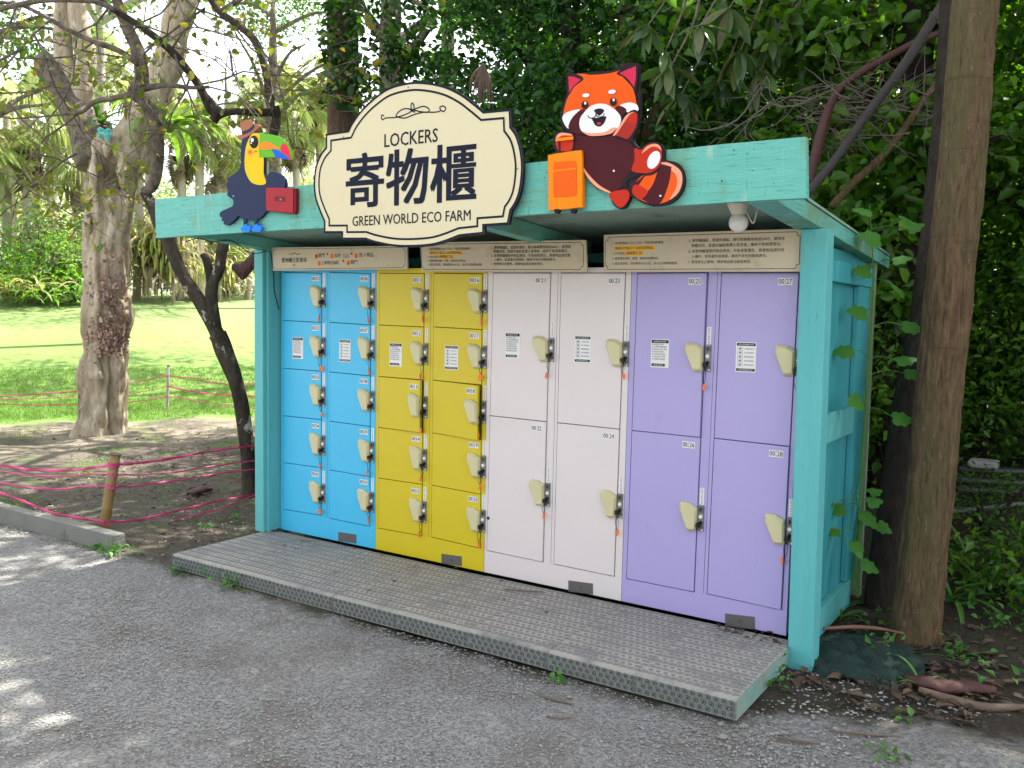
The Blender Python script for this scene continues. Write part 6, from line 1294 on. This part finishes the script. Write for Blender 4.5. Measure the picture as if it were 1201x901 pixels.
BS = [(85,341,1.3,2.6,40,LEAFF,'dark green bush behind the pale gnarled tree',26),(45,342,1.6,2.4,40,FERN,'bright bush beyond the leafy clumps at the left',25),(0,343,1.8,3.4,46,LEAFY,'yellowish bush at the left edge beyond the lawn',27),(130,342,1.8,3.2,44,LEAFY,'yellow-green bush right behind the gnarled trunk',30),(225,342,1.6,3.0,40,LEAFY,'yellow-green bush behind the screw pines',31),(270,342,1.8,3.2,44,LEAFY,'sunlit bush seen under the left end of the roof',33),(310,342,2.0,3.4,44,LEAFF,'green bush beyond the lawn, hidden partly by the left post',34),(350,342,2.2,5,50,LEAFY,'tall yellow-green bush left of the straight trunk',36),(390,342,2.2,6,60,LEAFF,'tall green bush behind the straight trunk',38)]
for i, (u, v, r, h, n, m_, lb, ds) in enumerate(BS): far_bush(u, v, r, h, n, m_, lb, seed=i, dist=ds)
# far trees closing the view
FT = [(-40,46,9,4.5),(30,50,7.5,4.2),(90,54,7.4,4.4),(150,50,6.5,4.0),(205,56,6.6,4.5),(255,60,6.2,4.5),(300,54,5.6,4),(345,60,5.4,4.4),(395,50,9.5,4.4)]
FL = ['outside the left edge','at the far left','behind the two pale limbs of the gnarled tree','behind the thick right limb of the gnarled tree','behind the bird-nest fern','left of the toucan hat','behind the toucan','right of the toucan beak','behind the straight trunk']
for i, (u, D_, h, r) in enumerate(FT):
    g = atd(u, 350, D_); x, y = g[0], g[1]; z = gz(x, y); t = empty('far_tree', (x, y, z), 'hazy yellow-green tree beyond the lawn, '+FL[i], 'tree', 'far trees beyond the lawn'); rg = np.random.default_rng(500+i)
    mb = MB(); C_ = curve([(x, y, z-.3), (x+.2, y, z+h*.5), (x-.1, y, z+h*.9)], 5); mb.tube(C_, lerps([.22, .17, .08], len(C_)), 8, rough=.1, seed=i); mb.build('trunk', PALMB, t, smooth=True)
    foliage('crown', [((x, y, z+h*.62), (r, r*.7, h*.42), 52)], .30, LEAFY if i % 3 else LEAFF, rg, t, per=55, cr=.75, shell=.2)
# pale trunks standing on the far lawn
for i, (u, vb, r, lean, lb) in enumerate([(234,352,5.5,0,'pale straight trunk beyond the lawn, seen between the forks of the slender tree'),(276,346,4,-8,'pale trunk leaning left beyond the lawn, under the roof corner'),(262,347,4,3,'pale slim trunk beside the leaning one beyond the lawn'),(40,346,5,3,'pale trunk in the bushes at the far left'),(8,350,6,0,'pale trunk at the left edge beyond the lawn'),(66,344,5,-4,'pale trunk seen left of the gnarled tree, beyond the lawn'),(172,345,4,2,'pale trunk just right of the gnarled tree, beyond the lawn'),(84,343,3.5,5,'thin pale trunk close to the left side of the gnarled tree'),(325,345,5,-2,'pale trunk rising behind the red suitcase'),(355,345,6,4,'pale palm trunk between the toucan and the sign'),(22,344,3.5,-6,'thin leaning pale trunk at the far left'),(52,342,3,8,'thin pale trunk leaning right at the far left')]):
    g = on_ground(u, vb+1); D_ = depth(g); t = empty('slim_tree', tuple(g), lb, 'tree', 'pale trunks beyond the lawn'); mb = MB(); W_ = [Vector(g)-Vector((0, 0, .2)), Vector(atd(u+lean*.5, vb-60, D_)), Vector(atd(u+lean, vb-150, D_)), Vector(atd(u+lean*1.3, vb-260, D_))]
    C_ = curve(W_, 6); mb.tube(C_, lerps([pxm(r*1.5, D_), pxm(r, D_), pxm(r*.9, D_), pxm(r*.5, D_)], len(C_)), 10, rough=.1, seed=i); mb.build('trunk', PALMB, t, smooth=True)
# person in a white top, far away behind the leafy clumps
pg = on_ground(19, 343); D_ = 30.0; pg = np.array(atd(19, 345, D_)); pg[2] = gz(pg[0], pg[1])
pe = empty('person', tuple(pg), 'person in a white top standing far off beyond the bushes at the left', 'person')
J = {'pel': (0,0,.95), 'chest': (0,0,1.3), 'neck': (0,0,1.48), 'head': (0,0,1.58), 'crown': (0,0,1.7), 'lh': (-.1,0,.9), 'lk': (-.11,-.03,.5), 'la': (-.11,.02,.08), 'lt': (-.11,-.16,.03), 'rh': (.1,0,.9), 'rk': (.13,.0,.5), 'ra': (.14,.06,.08), 'rt': (.15,-.1,.03), 'ls': (-.18,0,1.42), 'le': (-.25,.03,1.15), 'lw': (-.22,-.1,.92), 'lf': (-.21,-.15,.84), 'rs': (.18,0,1.42), 're': (.26,.02,1.15), 'rw': (.25,-.12,.95), 'rf': (.24,-.17,.87)}
R__ = {'pel': .14, 'chest': .15, 'neck': .055, 'head': .095, 'crown': .07, 'lh': .1, 'lk': .06, 'la': .045, 'lt': .03, 'rh': .1, 'rk': .06, 'ra': .045, 'rt': .03, 'ls': .06, 'le': .042, 'lw': .03, 'lf': .03, 'rs': .06, 're': .042, 'rw': .03, 'rf': .03}
E2 = [('pel','chest'),('chest','neck'),('neck','head'),('head','crown'),('pel','lh'),('lh','lk'),('lk','la'),('la','lt'),('pel','rh'),('rh','rk'),('rk','ra'),('ra','rt'),('chest','ls'),('ls','le'),('le','lw'),('lw','lf'),('chest','rs'),('rs','re'),('re','rw'),('rw','rf')]
nm_ = list(J); me = bpy.data.meshes.new('body'); me.from_pydata([J[k] for k in nm_], [(nm_.index(a), nm_.index(b)) for a, b in E2], []); ob = bpy.data.objects.new('body', me); COL.objects.link(ob); ob.parent = pe
sk = ob.modifiers.new('skin', 'SKIN'); 
for i, k in enumerate(nm_): me.skin_vertices[0].data[i].radius = (R__[k], R__[k]*.8)
me.skin_vertices[0].data[0].use_root = True
ob.modifiers.new('sub', 'SUBSURF').levels = 1
pmx = bpy.data.materials.new('white_top_dark_trousers_skin'); pmx.use_nodes = True; N = pmx.node_tree; tcn = N.nodes.new('ShaderNodeTexCoord'); sx = N.nodes.new('ShaderNodeSeparateXYZ'); cr = N.nodes.new('ShaderNodeValToRGB'); N.links.new(tcn.outputs['Object'], sx.inputs[0]); mm = N.nodes.new('ShaderNodeMath'); mm.operation = 'DIVIDE'; mm.inputs[1].default_value = 2; N.links.new(sx.outputs['Z'], mm.inputs[0]); N.links.new(mm.outputs[0], cr.inputs[0]); N.links.new(cr.outputs[0], N.nodes['Principled BSDF'].inputs['Base Color'])
cr.color_ramp.interpolation = 'CONSTANT'; e = cr.color_ramp.elements; e[0].color = (.05, .06, .1, 1); e[1].position = .475; e[1].color = (.7, .7, .72, 1); x = e.new(.735); x.color = (.4, .25, .18, 1); x = e.new(.815); x.color = (.03, .02, .02, 1)
me.materials.append(pmx)
